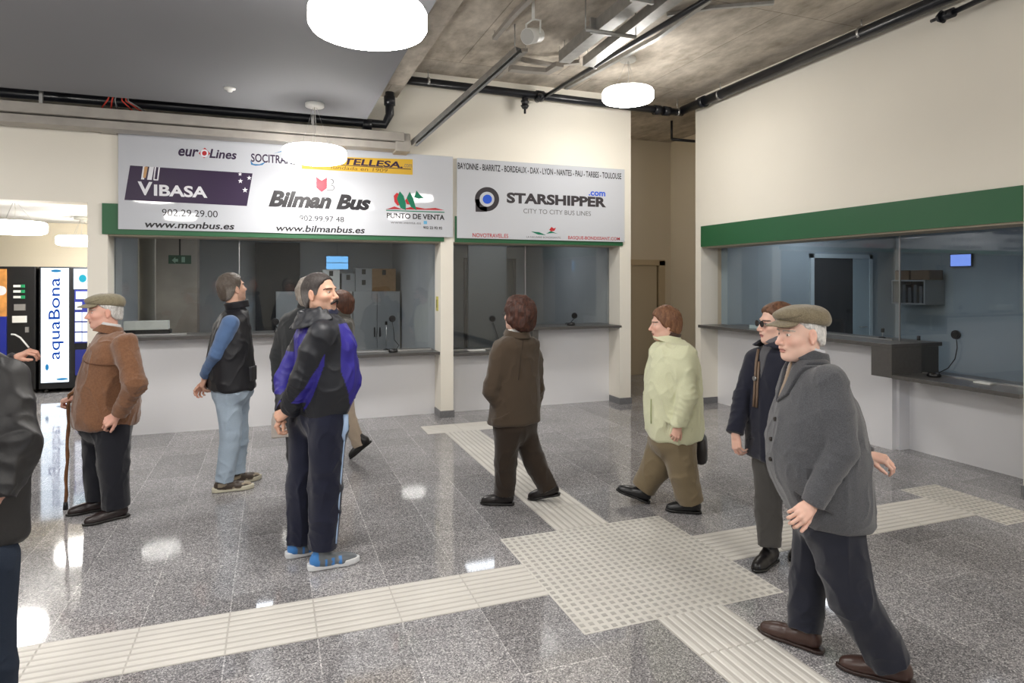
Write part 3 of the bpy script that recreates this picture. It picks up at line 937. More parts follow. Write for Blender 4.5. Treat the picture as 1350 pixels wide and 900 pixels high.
s2 = board('company_sign', 2.139, 4.503, 2.215, 3.205, 'white sign board with one dark ring logo and blue dot')
txt(s2, 'BAYONNE - BIARRITZ - BORDEAUX - DAX - LYON - NANTES - PAU - TARBES - TOULOUSE', 603.5, 214, 222.5, 819, 228.5, 236.5, INK_K, bold=.015)
shape(s2, 'ring_logo', ring(642, 262.5, 9.8, 16.0, 0, 360, 40) + [[(627, 262.5), (632.3, 262.5), (632.3, 273), (642, 272.5), (642, 279), (627, 279)]], ink('charcoal', (62, 58, 62)))
shape(s2, 'blue_dot', [arc(642.5, 262.5, 6.1, 0, 345, 24)], INK_B)
txt(s2, 'STARSHIPPER', 668, 254, 268, 799, 259.5, 273, ink('charcoal', (62, 58, 62)), bold=.045)
txt(s2, '.com', 776, 252, 258, 798, 252.8, 258.8, INK_B, bold=.03)
txt(s2, 'CITY TO CITY BUS LINES', 690, 275, 281, 779, 278.5, 284.5, INK_DG)
txt(s2, 'NOVOTRAVEL.ES', 623, 307, 312.5, 670, 308.5, 313.5, INK_R, bold=.01)
txt(s2, 'BASQUE-BONDISSANT.COM', 749, 311, 316, 817, 312.5, 317.5, INK_R, bold=.01)
txt(s2, 'LA NAVARRE BONDISSANTE', 694, 311, 313.5, 739, 312, 314.5, INK_DG)
shape(s2, 'bird_logo', [[(724, 303), (727, 299), (730, 301), (733, 300), (731, 304), (727, 305)]], INK_R)
shape(s2, 'bird_logo', [[(720, 308), (726, 304.5), (735, 308), (729, 307)], [(700, 305), (711, 306), (720, 310), (709, 309)]], INK_G, .0008)

# ------------------------------------------------------------------ round drum lamps
def drum_lamp(x, y, zb, ceil, label, R=.31, H=.135, group='round white drum pendants'):
    o = empty('pendant_lamp', (x, y, zb)); tag(o, label, 'lamp', group)
    k = MB(); k.lathe([(0, 0), (R - .05, 0), (R - .015, .012), (R, .035), (R, H - .03), (R - .012, H - .008), (R - .03, H)], (0, 0, 0), 64); k.build('diffuser', LAMPM, o)
    k = MB(); k.lathe([(0, H + .006), (R - .03, H + .006), (R - .022, H), (R - .03, H - .004)], (0, 0, 0), 48); k.build('top_plate', WHITEP, o)
    h = ceil - zb
    k = MB(); k.lathe([(0, h - .04), (.085, h - .04), (.092, h - .034), (.092, h - .001), (0, h - .001)], (0, 0, 0), 32); k.build('ceiling_rose', WHITEP, o)
    for a in (20, 140, 260):
        c, s = math.cos(math.radians(a)), math.sin(math.radians(a))
        k = MB(); k.tube([(c * .02, s * .02, h - .04), (c * R * .55, s * R * .55, H + .005)], .0016, 6); k.build('suspension_wire', STEEL, o)
    k = MB(); k.tube([(0, 0, h - .04), (.01, 0, (h + H) / 2 + .02), (0, 0, H + .005)], .003, 6); k.build('power_cord', WHITEP, o)
    return o
drum_lamp(.48, 3.47, 3.0, 3.47, 'largest drum lamp, at the top edge of the photo')
drum_lamp(.40, 6.75, 2.885, 3.47, 'drum lamp hanging in front of the multi-company sign')
drum_lamp(3.79, 6.38, 3.72, CZ, 'drum lamp hanging from the raw concrete slab before the corridor', R=.29)
drum_lamp(-2.74, 8.79, 2.22, 2.62, 'nearer drum lamp of the vending room, cut by the left edge', group='drum lamps of the vending room')
drum_lamp(-2.62, 11.0, 2.20, 2.62, 'farther drum lamp of the vending room above the lit machine', group='drum lamps of the vending room')
for x, y in ((.4, -.1), (.4, -3.5), (-1.85, 3.25), (-4.1, 3.25), (-1.85, -.1), (-4.1, -.1), (-6.4, 1.5), (-4.3, 6.3)):  # unseen; a few placed from reflections, the rest added to light the hall
    drum_lamp(x, y, 3.0, 3.47, 'unseen hall drum lamp outside the frame under the grey ceiling', group='hall drum lamps outside the frame')
for x, y in ((3.4, -.2), (3.7, -4.9), (2.3, -2.6)):  # unseen high lamps, mostly placed from glare, otherwise added for light
    drum_lamp(x, y, 3.65, CZ, 'unseen hall drum lamp outside the frame under the concrete slab', group='hall drum lamps outside the frame, high')

# ------------------------------------------------------------------ pipes, trays and ducts under the ceiling
def pipe(pts, r, name, label, rings=(), caps=()):
    o = empty(name, pts[0]); tag(o, label, 'pipe')
    P0 = Vector(pts[0])
    k = MB(); k.tube([Vector(p) - P0 for p in pts], r, 20); k.build('pipe_run', BLACKP, o)
    for q in rings:
        q = Vector(q); d = (Vector(pts[1]) - Vector(pts[0])).normalized()
        k = MB(); k.cyl(q - P0 - d * .014, q - P0 + d * .014, r + .006, n=20); k.build('clamp', STEEL, o)
        k = MB(); k.cyl(q - P0 + Vector((0, 0, r)), Vector((q.x, q.y, CZ)) - P0, .006, n=8); k.build('hanger_rod', STEEL, o)
    for q, dd in caps:
        q = Vector(q) - P0; dd = Vector(dd)
        k = MB(); k.cyl(q - dd * .05, q + dd * .05, r + .015, n=20); k.build('coupling', BLACKP, o)
    return o
pipe([(.95, 7.56, 4.07), (4.1, 7.56, 4.04), (5.36, 7.56, 4.03)], .05, 'drain_pipe', 'black pipe running along the top of the sign wall', rings=[(1.75, 7.56, 4.07), (5.28, 7.56, 4.035)], caps=[((3.2, 7.56, 4.05), (1, 0, 0)), ((4.95, 7.56, 4.03), (1, 0, 0)), ((5.1, 7.56, 4.03), (1, 0, 0))])
pipe([(5.36, 7.55, 4.06), (5.36, 3.6, 4.09), (5.36, 2.2, 4.10)], .06, 'drain_pipe', 'thick black pipe along the top of the right wall', rings=[(5.36, 4.65, 4.09), (5.36, 6.75, 4.06)], caps=[((5.36, 7.1, 4.06), (0, 1, 0))])
pipe([(1.28, 7.5, 4.0), (1.28, 7.5, 3.62), (1.22, 7.5, 3.50), (1.0, 7.5, 3.50), (-4.0, 7.5, 3.50)], .05, 'drain_pipe', 'black pipe bending down behind the metal tray', caps=[((1.28, 7.5, 3.78), (0, 0, 1)), ((1.02, 7.5, 3.48), (1, 0, 0))])
pipe([(3.264, 7.50, 4.04), (3.32, 6.5, 4.05), (3.45, 4.2, 4.06), (3.55, 1.5, 4.06)], .026, 'sprinkler_pipe', 'slim black sprinkler pipe crossing the concrete slab', rings=[(3.335, 6.3, 4.05)])
o = pipe([(5.32, pX(1250, 19, 5.32)[0], pX(1250, 19, 5.32)[1]), (5.32, 1.2, 4.06)], .022, 'sprinkler_pipe', 'short slim black pipe high on the right wall')
# sprinkler / valve heads
def valve(p, label, d=(0, 0, -1)):
    o = empty('pipe_valve', p); tag(o, label, 'valve'); d = Vector(d)
    k = MB(); k.cyl(-d * .05, d * .05, .04, n=14); k.cyl(d * .05, d * .09, .055, .03, n=14); k.build('body', BLACKP, o)
    k = MB(); k.cyl(d * .09, d * .15, .014, n=10); k.box((-.05, -.012, -.012), (.05, .012, .012)); k.build('lever', BLACKP, o)
x, z = pY(692, 134, 7.52); valve((x, 7.52, z), 'black pipe fitting hanging left of the pipe crossing')
x, z = pY(710, 130, 7.50); valve((x, 7.50, z), 'black coupling where the slim pipe meets the wall pipe', (0, -1, 0))
y, z = pX(1250, 19, 5.32); valve((5.32, y, z), 'black valve high on the right wall near the photo top', (0, 1, 0))

# big cable tray in front of the sign wall
o = empty('cable_tray', (-3.0, 7.34, 3.2)); tag(o, 'long dull metal cable tray hanging before the sign wall', 'tray')
k = MB(); k.box((-1.2, 0, .09), (4.42, .30, .19)); k.build('upper_channel', TRAYM, o, .004)
k = MB(); k.box((-1.2, .05, -.0), (4.46, .26, .08)); k.build('lower_channel', TRAYM, o, .004)
k = MB(); k.box((4.33, .04, -.02), (4.50, .28, .19)); k.build('end_cap', TRAYM, o, .01)
for x in (.9, 3.4):
    k = MB(); k.box((x, .02, .19), (x + .03, .05, CZ - 3.2)); k.build('hanger', GALV, o)
k = MB(); k.box((1.36, .26, -.0), (1.49, .355, .09)); k.build('wall_bracket', TRAYM, o)
# slanting channel from the tray end to the slab
o = empty('support_channel', (1.56, 7.48, 3.30)); tag(o, 'slanting galvanised channel from the tray end up to the slab', 'channel')
pa, pb = Vector((0, 0, 0)), Vector(pz(684, 66, 3.95)) - Vector((1.56, 7.48, 3.30))
d_ = (pb - pa).normalized(); u_ = d_.cross(Vector((0, 0, 1))).normalized(); w_ = u_.cross(d_)
k = MB()
for a, b in ((-.04, -.034), (.034, .04)):
    k.prism([(a, -.03), (b, -.03), (b, .03), (a, .03)], lambda u, v: pa + u_ * u + w_ * v, lambda u, v: pb + u_ * u + w_ * v)
k.prism([(-.04, .024), (.04, .024), (.04, .03), (-.04, .03)], lambda u, v: pa + u_ * u + w_ * v, lambda u, v: pb + u_ * u + w_ * v)
k.prism([(-.034, -.03), (-.004, -.03), (-.004, -.026), (-.034, -.026)], lambda u, v: pa + u_ * u + w_ * v, lambda u, v: pb + u_ * u + w_ * v)
k.cyl(pb - d_ * .06, (pb.x - d_.x * .06, pb.y - d_.y * .06, CZ - 3.30), .006, n=8)
k.build('rail', GALV, o)
k = MB()
for q in (pa + d_ * .05, pa + d_ * .09, pb - d_ * .05, pb - d_ * .09): k.cyl(q - w_ * .03, q - w_ * .04, .008, n=10)
k.build('bolt', STEEL, o)

# ventilation ducts and bent trays on the slab
def duct(name, pts, wd, h, m, label):
    o = empty(name, pts[0]); tag(o, label, 'duct'); P0 = Vector(pts[0])
    P = [Vector(p) - P0 for p in pts]; k = MB(); vs = []
    for i, p in enumerate(P):
        t_ = (P[min(i + 1, len(P) - 1)] - P[max(i - 1, 0)]); t_.z = 0; t_.normalize()
        s_ = Vector((t_.y, -t_.x, 0))
        for a, b in ((-1, 0), (1, 0), (1, 1), (-1, 1)): vs.append(p + s_ * a * wd / 2 + Vector((0, 0, b * h)))
    fs = [(0, 1, 2, 3), tuple(len(vs) - 4 + j for j in (3, 2, 1, 0))]
    for i in range(len(P) - 1):
        for j in range(4): fs.append((i * 4 + j, i * 4 + (j + 1) % 4, i * 4 + 4 + (j + 1) % 4, i * 4 + 4 + j))
    k.add(vs, fs)
    for p in (P[0], P[-1]): k.cyl(p + Vector((0, 0, h * .5)), (p.x, p.y, CZ - P0.z), .005, n=8)
    k.build('casing', m, o, .003)
    return o
zD = 3.98
o = duct('ventilation_duct', [pz(888, -30, zD), pz(849, 0, zD), pz(790, 46, zD), pz(744, 83, zD)], .13, .12, GALV, 'bright galvanised duct slanting over the slab')
k = MB(); P0 = Vector(o.location)
for a in (1, 2):
    q = Vector(pz([0, 846, 792][a], [0, 2, 44][a], zD)) - P0; k.box(q - Vector((.11, .015, .01)), q + Vector((.11, .015, .13)))
k.build('flange', GALV, o)
duct('ventilation_duct', [pz(925, -30, zD + .03), pz(888, 2, zD + .03), pz(828, 48, zD + .03), pz(775, 88, zD + .03)], .12, .10, GALV, 'second duct beside the slim pipe')
duct('cable_channel', [pz(738, 88, 4.0), pz(722, 97, 4.0), pz(690, 95, 4.0), pz(672, 93, 4.0)], .10, .05, TRAYM, 'short bent cable channel behind the white loudspeaker')
duct('cable_channel', [pz(764, 84, 4.1), pz(728, 88, 4.1), pz(684, 80, 4.1)], .06, .04, TRAYM, 'perforated flat channel under the bright duct')
duct('cable_channel', [pz(700, 0, 4.12), pz(676, 24, 4.12), pz(652, 53, 4.12)], .05, .04, TRAYM, 'thin rail fixed on the slab left of the loudspeaker')
duct('cable_channel', [pz(693, 68, 4.1), pz(656, 104, 4.1)], .05, .04, TRAYM, 'thin rail on the slab below the loudspeaker')
duct('cable_channel', [pz(935, 2, 4.13), pz(870, 50, 4.13), pz(746, 118, 4.13)], .05, .04, GALV, 'thin pale rail beside the slim sprinkler pipe')
duct('cable_channel', [pz(1020, 6, 4.18), pz(940, 12, 4.18), pz(880, 22, 4.18)], .04, .03, GALV, 'pale conduit crossing the slab near the photo top')
k = MB(); a, b = Vector(pz(772, 39, 3.93)), Vector(pz(838, 49, 3.93)); k.tube([a, b], .02, 8)
k.cyl(a, (a.x, a.y, CZ), .006, n=8); k.cyl(b, (b.x, b.y, CZ), .006, n=8)
tag(k.build('duct_bracket', GALV), 'galvanised bracket bar holding the ducts', 'bracket')
o = empty('wall_loudspeaker', pz(703, 47, 3.9)); tag(o, 'white cylindrical loudspeaker hanging under the slab', 'loudspeaker')
ax = Vector((.75, .5, .35)).normalized()
k = MB(); k.cyl(-ax * .10, ax * .09, .072, .066, 28); k.build('housing', WHITEP, o)
k = MB(); k.cyl(-ax * .105, -ax * .10, .066, .066, 28); k.build('grille', mat('light_grey_mesh', (190, 190, 186), .6), o)
k = MB(); sd = ax.cross(Vector((0, 0, 1))).normalized(); k.tube([sd * .075, sd * .078 + Vector((0, 0, .12)), Vector((0, 0, .15)), -sd * .078 + Vector((0, 0, .12)), -sd * .075], .009, 8); k.cyl((0, 0, .14), (0, 0, CZ - o.location.z), .014, n=10); k.build('bracket', WHITEP, o)
k = MB(); k.cyl(ax * .09, ax * .16, .03, .02, 14); k.build('rear_gland', GALV, o)
o = empty('smoke_detector', pz(303, 116, 3.47)); tag(o, 'small white smoke detector on the grey ceiling', 'detector')
k = MB(); k.lathe([(0, -.035), (.02, -.035), (.028, -.02), (.05, -.012), (.052, 0), (0, 0)], (0, 0, 0), 24); k.build('housing', WHITEP, o)
o = empty('loose_cables', (-1.45, 7.21, 3.39)); tag(o, 'loose red cables hanging between ceiling edge and tray', 'cables')
for i, (dx, c) in enumerate(((-.22, 0), (-.1, 0), (-.02, 1), (.18, 0), (.3, 0), (.36, 1))):
    k = MB(); k.tube([(0.02 * i, .05, .25), (dx * .3, .1, .08), (dx * .8, .28, .0), (dx, .36, 0.0)], .007, 8); k.build('red_cable' if c == 0 else 'grey_cable', mat('red_pvc', (190, 60, 45), .5) if c == 0 else mat('grey_pvc', (120, 120, 120), .5), o)

# ------------------------------------------------------------------ vending machines
VY = 11.45
def vend(x0, x1, label, y=VY, h=1.90):
    o = empty('vending_machine', ((x0 + x1) / 2, y, 0)); tag(o, label, 'vending machine'); W = (x1 - x0) / 2
    k = MB(); k.box((-W, .03, .06), (W, .80, h)); k.build('cabinet', BLKP, o, .01)
    k = MB()
    for a in (-W + .08, W - .08):
        for b in (.1, .7): k.cyl((a, b, 0), (a, b, .06), .03, n=12)
    k.build('foot', BLKP, o)
    return o, W, h
def vx(px, py, Y=VY):
    return pY(px, py, Y)
xa, _ = vx(-70, 400); xb, _ = vx(46, 400)
o, W, h = vend(xa, xb, 'black vending machine with an orange picture, cut by the left edge')
cx = o.location.x
k = MB(); a, za = vx(-64, 352); b, zb = vx(8, 420); k.box((a - cx, 0, vx(8, 417)[1]), (b - cx, .03, 1.86)); k.build('orange_picture', mat('orange_print', (215, 150, 80), .3, var=.35, vscale=6), o)
k = MB(); k.box((a - cx, 0, .45), (b - cx, .03, vx(8, 417)[1])); k.build('blue_picture', mat('blue_print', (30, 45, 150), .3), o)
k = MB(); c_ = vx(1, 383); k.cyl((c_[0] - cx, 0, c_[1]), (c_[0] - cx, -.004, c_[1]), .07, n=24); k.build('white_disc_print', INK_W, o)
for y in (377, 384, 391.5):
    k = MB(); p, q = vx(17.5, y - 1.5), vx(27, y + 1.5); k.box((p[0] - cx, .0, q[1]), (q[0] - cx, .03, p[1])); k.build('label_strip', PAPER, o)
    k = MB(); p, q = vx(27.5, y - 2), vx(32, y + 2); k.box((p[0] - cx, .0, q[1]), (q[0] - cx, .03, p[1])); k.build('selection_button', mat('green_button', (30, 140, 90), .4), o)
k = MB(); p, q = vx(18, 401), vx(33, 409); k.box((p[0] - cx, .01, q[1]), (q[0] - cx, .03, p[1])); k.build('coin_slot_panel', STEEL, o)
k = MB(); p, q = vx(16, 416.5), vx(34.5, 425); k.box((p[0] - cx, .0, q[1]), (q[0] - cx, .03, p[1])); k.build('notice_label', PAPER, o)
k = MB(); p, q = vx(33, 431), vx(37.5, 438); k.box((p[0] - cx, .0, q[1]), (q[0] - cx, .03, p[1])); k.build('lock', STEEL, o)

xa, _ = vx(50, 400); xb, _ = vx(135, 400)
o, W, h = vend(xa, xb, 'black vending machine with a tall lit white water panel'); cx = o.location.x
p, q = vx(54, 353), vx(90, 503)
k = MB(); k.box((p[0] - cx, 0, q[1]), (q[0] - cx, .03, p[1])); lp = k.build('lit_panel', mat_emit('lit_white_panel', (225, 240, 255), .55), o)
inkb = mat_emit('lit_blue_print', (40, 90, 200), .16)
T = lambda u, v: (vx(62 + 21 * (1 - v), 0)[0] - cx, -.003, 0)
def aqua(u, v):
    # text runs upwards; v is the height of the letters
    a_, b_ = vx(64, 476), vx(84, 364)
    return (a_[0] + (b_[0] - a_[0]) * (1 - v) - cx, -.003, a_[1] + (b_[1] - a_[1]) * u)
V, F = text_mesh('aquaBona', .006, 0)
lo, hi = V.min(0), V.max(0)
def aq(p):
    u = (p[0] - lo[0]) / (hi[0] - lo[0]); v = (p[1] - lo[1]) / (hi[1] - lo[1])
    a_, b_ = vx(64, 474), vx(84, 366)
    return (b_[0] + (a_[0] - b_[0]) * v - cx, -.003, a_[1] + (b_[1] - a_[1]) * u)
mesh_obj('lettering', [aq(p) for p in V], F, inkb, lp)
k = MB()
def leaf(px, py, w_, h_):
    c0 = vx(px, py); s = (vx(px + 1, py)[0] - c0[0])
    k.prism([(c0[0] - cx + w_ * s * math.cos(t), c0[1] + h_ * s * math.sin(t)) for t in [2 * math.pi * i / 20 for i in range(20)]], lambda u, v: (u, -.003, v), lambda u, v: (u, 0, v))
leaf(74, 357, 7, 2.2); leaf(62, 484, 2.4, 5.0); leaf(82, 499.5, 8, 1.8)
k.build('leaf_print', mat_emit('lit_sky_print', (60, 150, 210), .2), lp)
k = MB(); p, q = vx(97, 354), vx(118, 381); k.box((p[0] - cx, 0, q[1]), (q[0] - cx, .03, p[1])); k.build('lit_picture', mat_emit('lit_pale_panel', (215, 235, 250), .45), o)
k = MB(); leafs = [(109, 367, 5, 6)]
for a in leafs: leaf(*a)
k.build('cyan_print', mat_emit('lit_cyan', (60, 190, 215), .25), o)
k = MB(); p, q = vx(98, 382), vx(118, 452); k.box((p[0] - cx, .005, q[1]), (q[0] - cx, .03, p[1])); k.build('blue_panel', mat('blue_enamel', (40, 48, 130), .3), o)
for (x0, y0, x1, y1) in [(100, 384, 117, 394), (99, 398, 108, 408)] + [(99 + 9.5 * i, 411.5 + 13.5 * j, 107.5 + 9.5 * i, 423 + 13.5 * j) for i in range(2) for j in range(3)]:
    k = MB(); p, q = vx(x0, y0), vx(x1, y1); k.box((p[0] - cx, -.002, q[1]), (q[0] - cx, .005, p[1])); k.build('selection_label', mat_emit('lit_label', (225, 232, 245), .4), o)
k = MB(); p, q = vx(99, 461), vx(118, 494); k.box((p[0] - cx, .005, q[1]), (q[0] - cx, .03, p[1])); k.build('delivery_flap', mat('blue_enamel', (40, 48, 130), .3), o)
# ------------------------------------------------------------------ smooth solids for figures: distance fields meshed by surface nets
def smin(a, b, k):
    if k <= 0: return np.minimum(a, b)
    h = np.clip(.5 + .5 * (b - a) / k, 0, 1)
    return b + (a - b) * h - k * h * (1 - h)


def smax(a, b, k): return -smin(-a, -b, k)


class Field:
    def __init__(s, lo, hi, h):
        s.h = h; s.lo = np.array(lo, float)
        s.n = np.maximum(np.ceil((np.array(hi) - s.lo) / h).astype(int) + 1, 4)
        s.ax = [s.lo[i] + h * np.arange(s.n[i]) for i in range(3)]
        s.V = np.full(s.n, .2, np.float32)

    def _sl(s, lo, hi, pad):
        sl = []
        for i in range(3):
            a = int(np.clip(math.floor((lo[i] - pad - s.lo[i]) / s.h), 0, s.n[i] - 1))
            b = int(np.clip(math.ceil((hi[i] + pad - s.lo[i]) / s.h) + 1, a + 1, s.n[i]))
            sl.append(slice(a, b))
        return tuple(sl)

    def grid(s, sl):
        X = s.ax[0][sl[0]][:, None, None]; Y = s.ax[1][sl[1]][None, :, None]; Z = s.ax[2][sl[2]][None, None, :]
        return X, Y, Z

    def add(s, fn, lo, hi, k=.01, op='u'):
        sl = s._sl(lo, hi, k + 3 * s.h)
        d = fn(*s.grid(sl)).astype(np.float32)
        cur = s.V[sl]
        if op == 'u': s.V[sl] = smin(cur, d, k)
        elif op == 's': s.V[sl] = smax(cur, -d, k)
        elif op == 'i': s.V[...] = smax(s.V, fn(*s.grid((slice(None),) * 3)).astype(np.float32), k)
        return s

    def cone(s, a, b, ra, rb, k=.01, op='u', flat=None):
        a, b = np.array(a, float), np.array(b, float); r = max(ra, rb)
        return s.add(lambda X, Y, Z: d_cone(X, Y, Z, a, b, ra, rb), np.minimum(a, b) - r, np.maximum(a, b) + r, k, op)

    def ell(s, c, r, k=.01, op='u', R=None):
        c = np.array(c, float); m = max(r)
        return s.add(lambda X, Y, Z: d_ell(X, Y, Z, c, r, R), c - m, c + m, k, op)

    def cut(s, p, n, k=.004):
        """keep the side the normal points away from"""
        p, n = np.array(p, float), np.array(n, float); n = n / np.linalg.norm(n)
        return s.add(lambda X, Y, Z: (X - p[0]) * n[0] + (Y - p[1]) * n[1] + (Z - p[2]) * n[2], s.lo, s.lo, k, 'i')

    def mesh(s):
        V = s.V.copy()
        V[0] = V[-1] = .2; V[:, 0] = V[:, -1] = .2; V[:, :, 0] = V[:, :, -1] = .2
        ins = V < 0
        nx, ny, nz = V.shape
        # cells with a sign change
        cnt = np.zeros((nx - 1, ny - 1, nz - 1), np.int8)
        for i in (0, 1):
            for j in (0, 1):
                for k in (0, 1): cnt += ins[i:nx - 1 + i, j:ny - 1 + j, k:nz - 1 + k]
        cells = np.argwhere((cnt > 0) & (cnt < 8))
        idx = -np.ones(cnt.shape, np.int32)
        idx[tuple(cells.T)] = np.arange(len(cells))
        acc = np.zeros((len(cells), 3)); num = np.zeros(len(cells))
        cs = [(0, 0, 0), (1, 0, 0), (0, 1, 0), (1, 1, 0), (0, 0, 1), (1, 0, 1), (0, 1, 1), (1, 1, 1)]
        val = [V[cells[:, 0] + c[0], cells[:, 1] + c[1], cells[:, 2] + c[2]] for c in cs]
        for a, b in ((0, 1), (2, 3), (4, 5), (6, 7), (0, 2), (1, 3), (4, 6), (5, 7), (0, 4), (1, 5), (2, 6), (3, 7)):
            va, vb = val[a], val[b]
            m = (va < 0) != (vb < 0)
            t = np.where(m, va / np.where(m, va - vb, 1), 0)
            ca, cb = np.array(cs[a]), np.array(cs[b])
            acc += np.where(m[:, None], ca + (cb - ca) * t[:, None], 0); num += m
        P = s.lo + (cells + acc / num[:, None]) * s.h
        Q = []
        for axis in range(3):
            A = np.moveaxis(ins, axis, 0)
            e = np.argwhere(A[:-1] != A[1:])
            if not len(e): continue
            s0 = A[e[:, 0], e[:, 1], e[:, 2]]
            o = np.array([0, 1, 2]); o = np.roll(o, -axis) if axis else o
            I = np.moveaxis(idx, axis, 0)
            ok = (e[:, 1] > 0) & (e[:, 2] > 0) & (e[:, 1] < A.shape[1] - 1) & (e[:, 2] < A.shape[2] - 1)
            e, s0 = e[ok], s0[ok]
            q = np.stack([I[e[:, 0], e[:, 1] - 1, e[:, 2] - 1], I[e[:, 0], e[:, 1], e[:, 2] - 1], I[e[:, 0], e[:, 1], e[:, 2]], I[e[:, 0], e[:, 1] - 1, e[:, 2]]], 1)
            # moveaxis keeps order of the other axes: (x,y,z) (y,x,z) (z,x,y)
            flip = s0 if axis != 1 else ~s0
            q[~flip] = q[~flip][:, ::-1]
            Q.append(q)
        Q = np.concatenate(Q)
        Q = Q[(Q >= 0).all(1)]
        vol = np.einsum('ij,ij->i', P[Q[:, 0]], np.cross(P[Q[:, 1]], P[Q[:, 2]])).sum() + np.einsum('ij,ij->i', P[Q[:, 0]], np.cross(P[Q[:, 2]], P[Q[:, 3]])).sum()
        return P, (Q if vol > 0 else Q[:, ::-1])


def d_cone(X, Y, Z, a, b, ra, rb):
    ba = b - a; L = float(ba @ ba) or 1e-9
    px, py, pz_ = X - a[0], Y - a[1], Z - a[2]
    h = np.clip((px * ba[0] + py * ba[1] + pz_ * ba[2]) / L, 0, 1)
    return np.sqrt((px - ba[0] * h) ** 2 + (py - ba[1] * h) ** 2 + (pz_ - ba[2] * h) ** 2) - (ra + (rb - ra) * h)


def d_ell(X, Y, Z, c, r, R=None):
    x, y, z = X - c[0], Y - c[1], Z - c[2]
    if R is not None:
        x, y, z = R[0][0] * x + R[0][1] * y + R[0][2] * z, R[1][0] * x + R[1][1] * y + R[1][2] * z, R[2][0] * x + R[2][1] * y + R[2][2] * z
    q = np.sqrt((x / r[0]) ** 2 + (y / r[1]) ** 2 + (z / r[2]) ** 2)
    g = np.sqrt((x / r[0] ** 2) ** 2 + (y / r[1] ** 2) ** 2 + (z / r[2] ** 2) ** 2) + 1e-9
    return q * (q - 1) / g


def pchip(x, xs, ys):
    """smooth monotone-ish interpolation through the rows"""
    xs, ys = np.array(xs, float), np.array(ys, float)
    m = np.gradient(ys, xs)
    x = np.clip(x, xs[0], xs[-1])
    i = np.clip(np.searchsorted(xs, x) - 1, 0, len(xs) - 2)
    h = xs[i + 1] - xs[i]; t = (x - xs[i]) / h
    return (2 * t ** 3 - 3 * t ** 2 + 1) * ys[i] + (t ** 3 - 2 * t ** 2 + t) * h * m[i] + (-2 * t ** 3 + 3 * t ** 2) * ys[i + 1] + (t ** 3 - t ** 2) * h * m[i + 1]


def d_stack(rows, grow=0.0, n=2.4):
    """rows: (z, cx, cy, half depth along x, half width along y) from low to high"""
    R = np.array(sorted(rows)); zs = R[:, 0]

    def fn(X, Y, Z):
        z = Z.ravel() if Z.ndim == 3 and Z.shape[0] == 1 and Z.shape[1] == 1 else Z
        cx, cy = pchip(z, zs, R[:, 1]), pchip(z, zs, R[:, 2])
        b, a = np.maximum(pchip(z, zs, R[:, 3]) + grow, .01), np.maximum(pchip(z, zs, R[:, 4]) + grow, .01)
        if z is not Z: cx, cy, b, a = (v[None, None, :] for v in (cx, cy, b, a))
        x, y = np.abs(X - cx) / b, np.abs(Y - cy) / a
        q = (x ** n + y ** n) ** (1 / n)
        # distance from gradient of q
        d = (q - 1) * np.minimum(a, b) * .9
        top, bot = Z - (zs[-1] + grow), (zs[0] - grow) - Z
        return smax(d, np.maximum(top, bot), .03)
    return fn, R[:, 0].min(), R[:, 0].max()


_rng = np.random.RandomState(7)
_LAT = _rng.rand(32, 32, 32).astype(np.float32)


def noise3(P, f, off=0.0):
    q = P * f + off
    i = np.floor(q).astype(int); t = q - i; t = t * t * (3 - 2 * t)
    r = 0
    for a in (0, 1):
        for b in (0, 1):
            for c in (0, 1):
                w = (t[:, 0] if a else 1 - t[:, 0]) * (t[:, 1] if b else 1 - t[:, 1]) * (t[:, 2] if c else 1 - t[:, 2])
                r = r + w * _LAT[(i[:, 0] + a) % 32, (i[:, 1] + b) % 32, (i[:, 2] + c) % 32]
    return r * 2 - 1


def vnormals(P, Q):
    e1, e2 = P[Q[:, 2]] - P[Q[:, 0]], P[Q[:, 3]] - P[Q[:, 1]]
    fn = np.cross(e1, e2); N = np.zeros_like(P)
    for k in range(4): np.add.at(N, Q[:, k], fn)
    return N / (np.linalg.norm(N, axis=1, keepdims=True) + 1e-12)


def rot(yaw=0, pitch=0, roll=0):
    """yaw about z, then pitch (nose up positive) about the left axis, then roll about forward; degrees"""
    return np.array((Matrix.Rotation(math.radians(yaw), 3, 'Z') @ Matrix.Rotation(-math.radians(pitch), 3, 'Y') @ Matrix.Rotation(math.radians(roll), 3, 'X')))


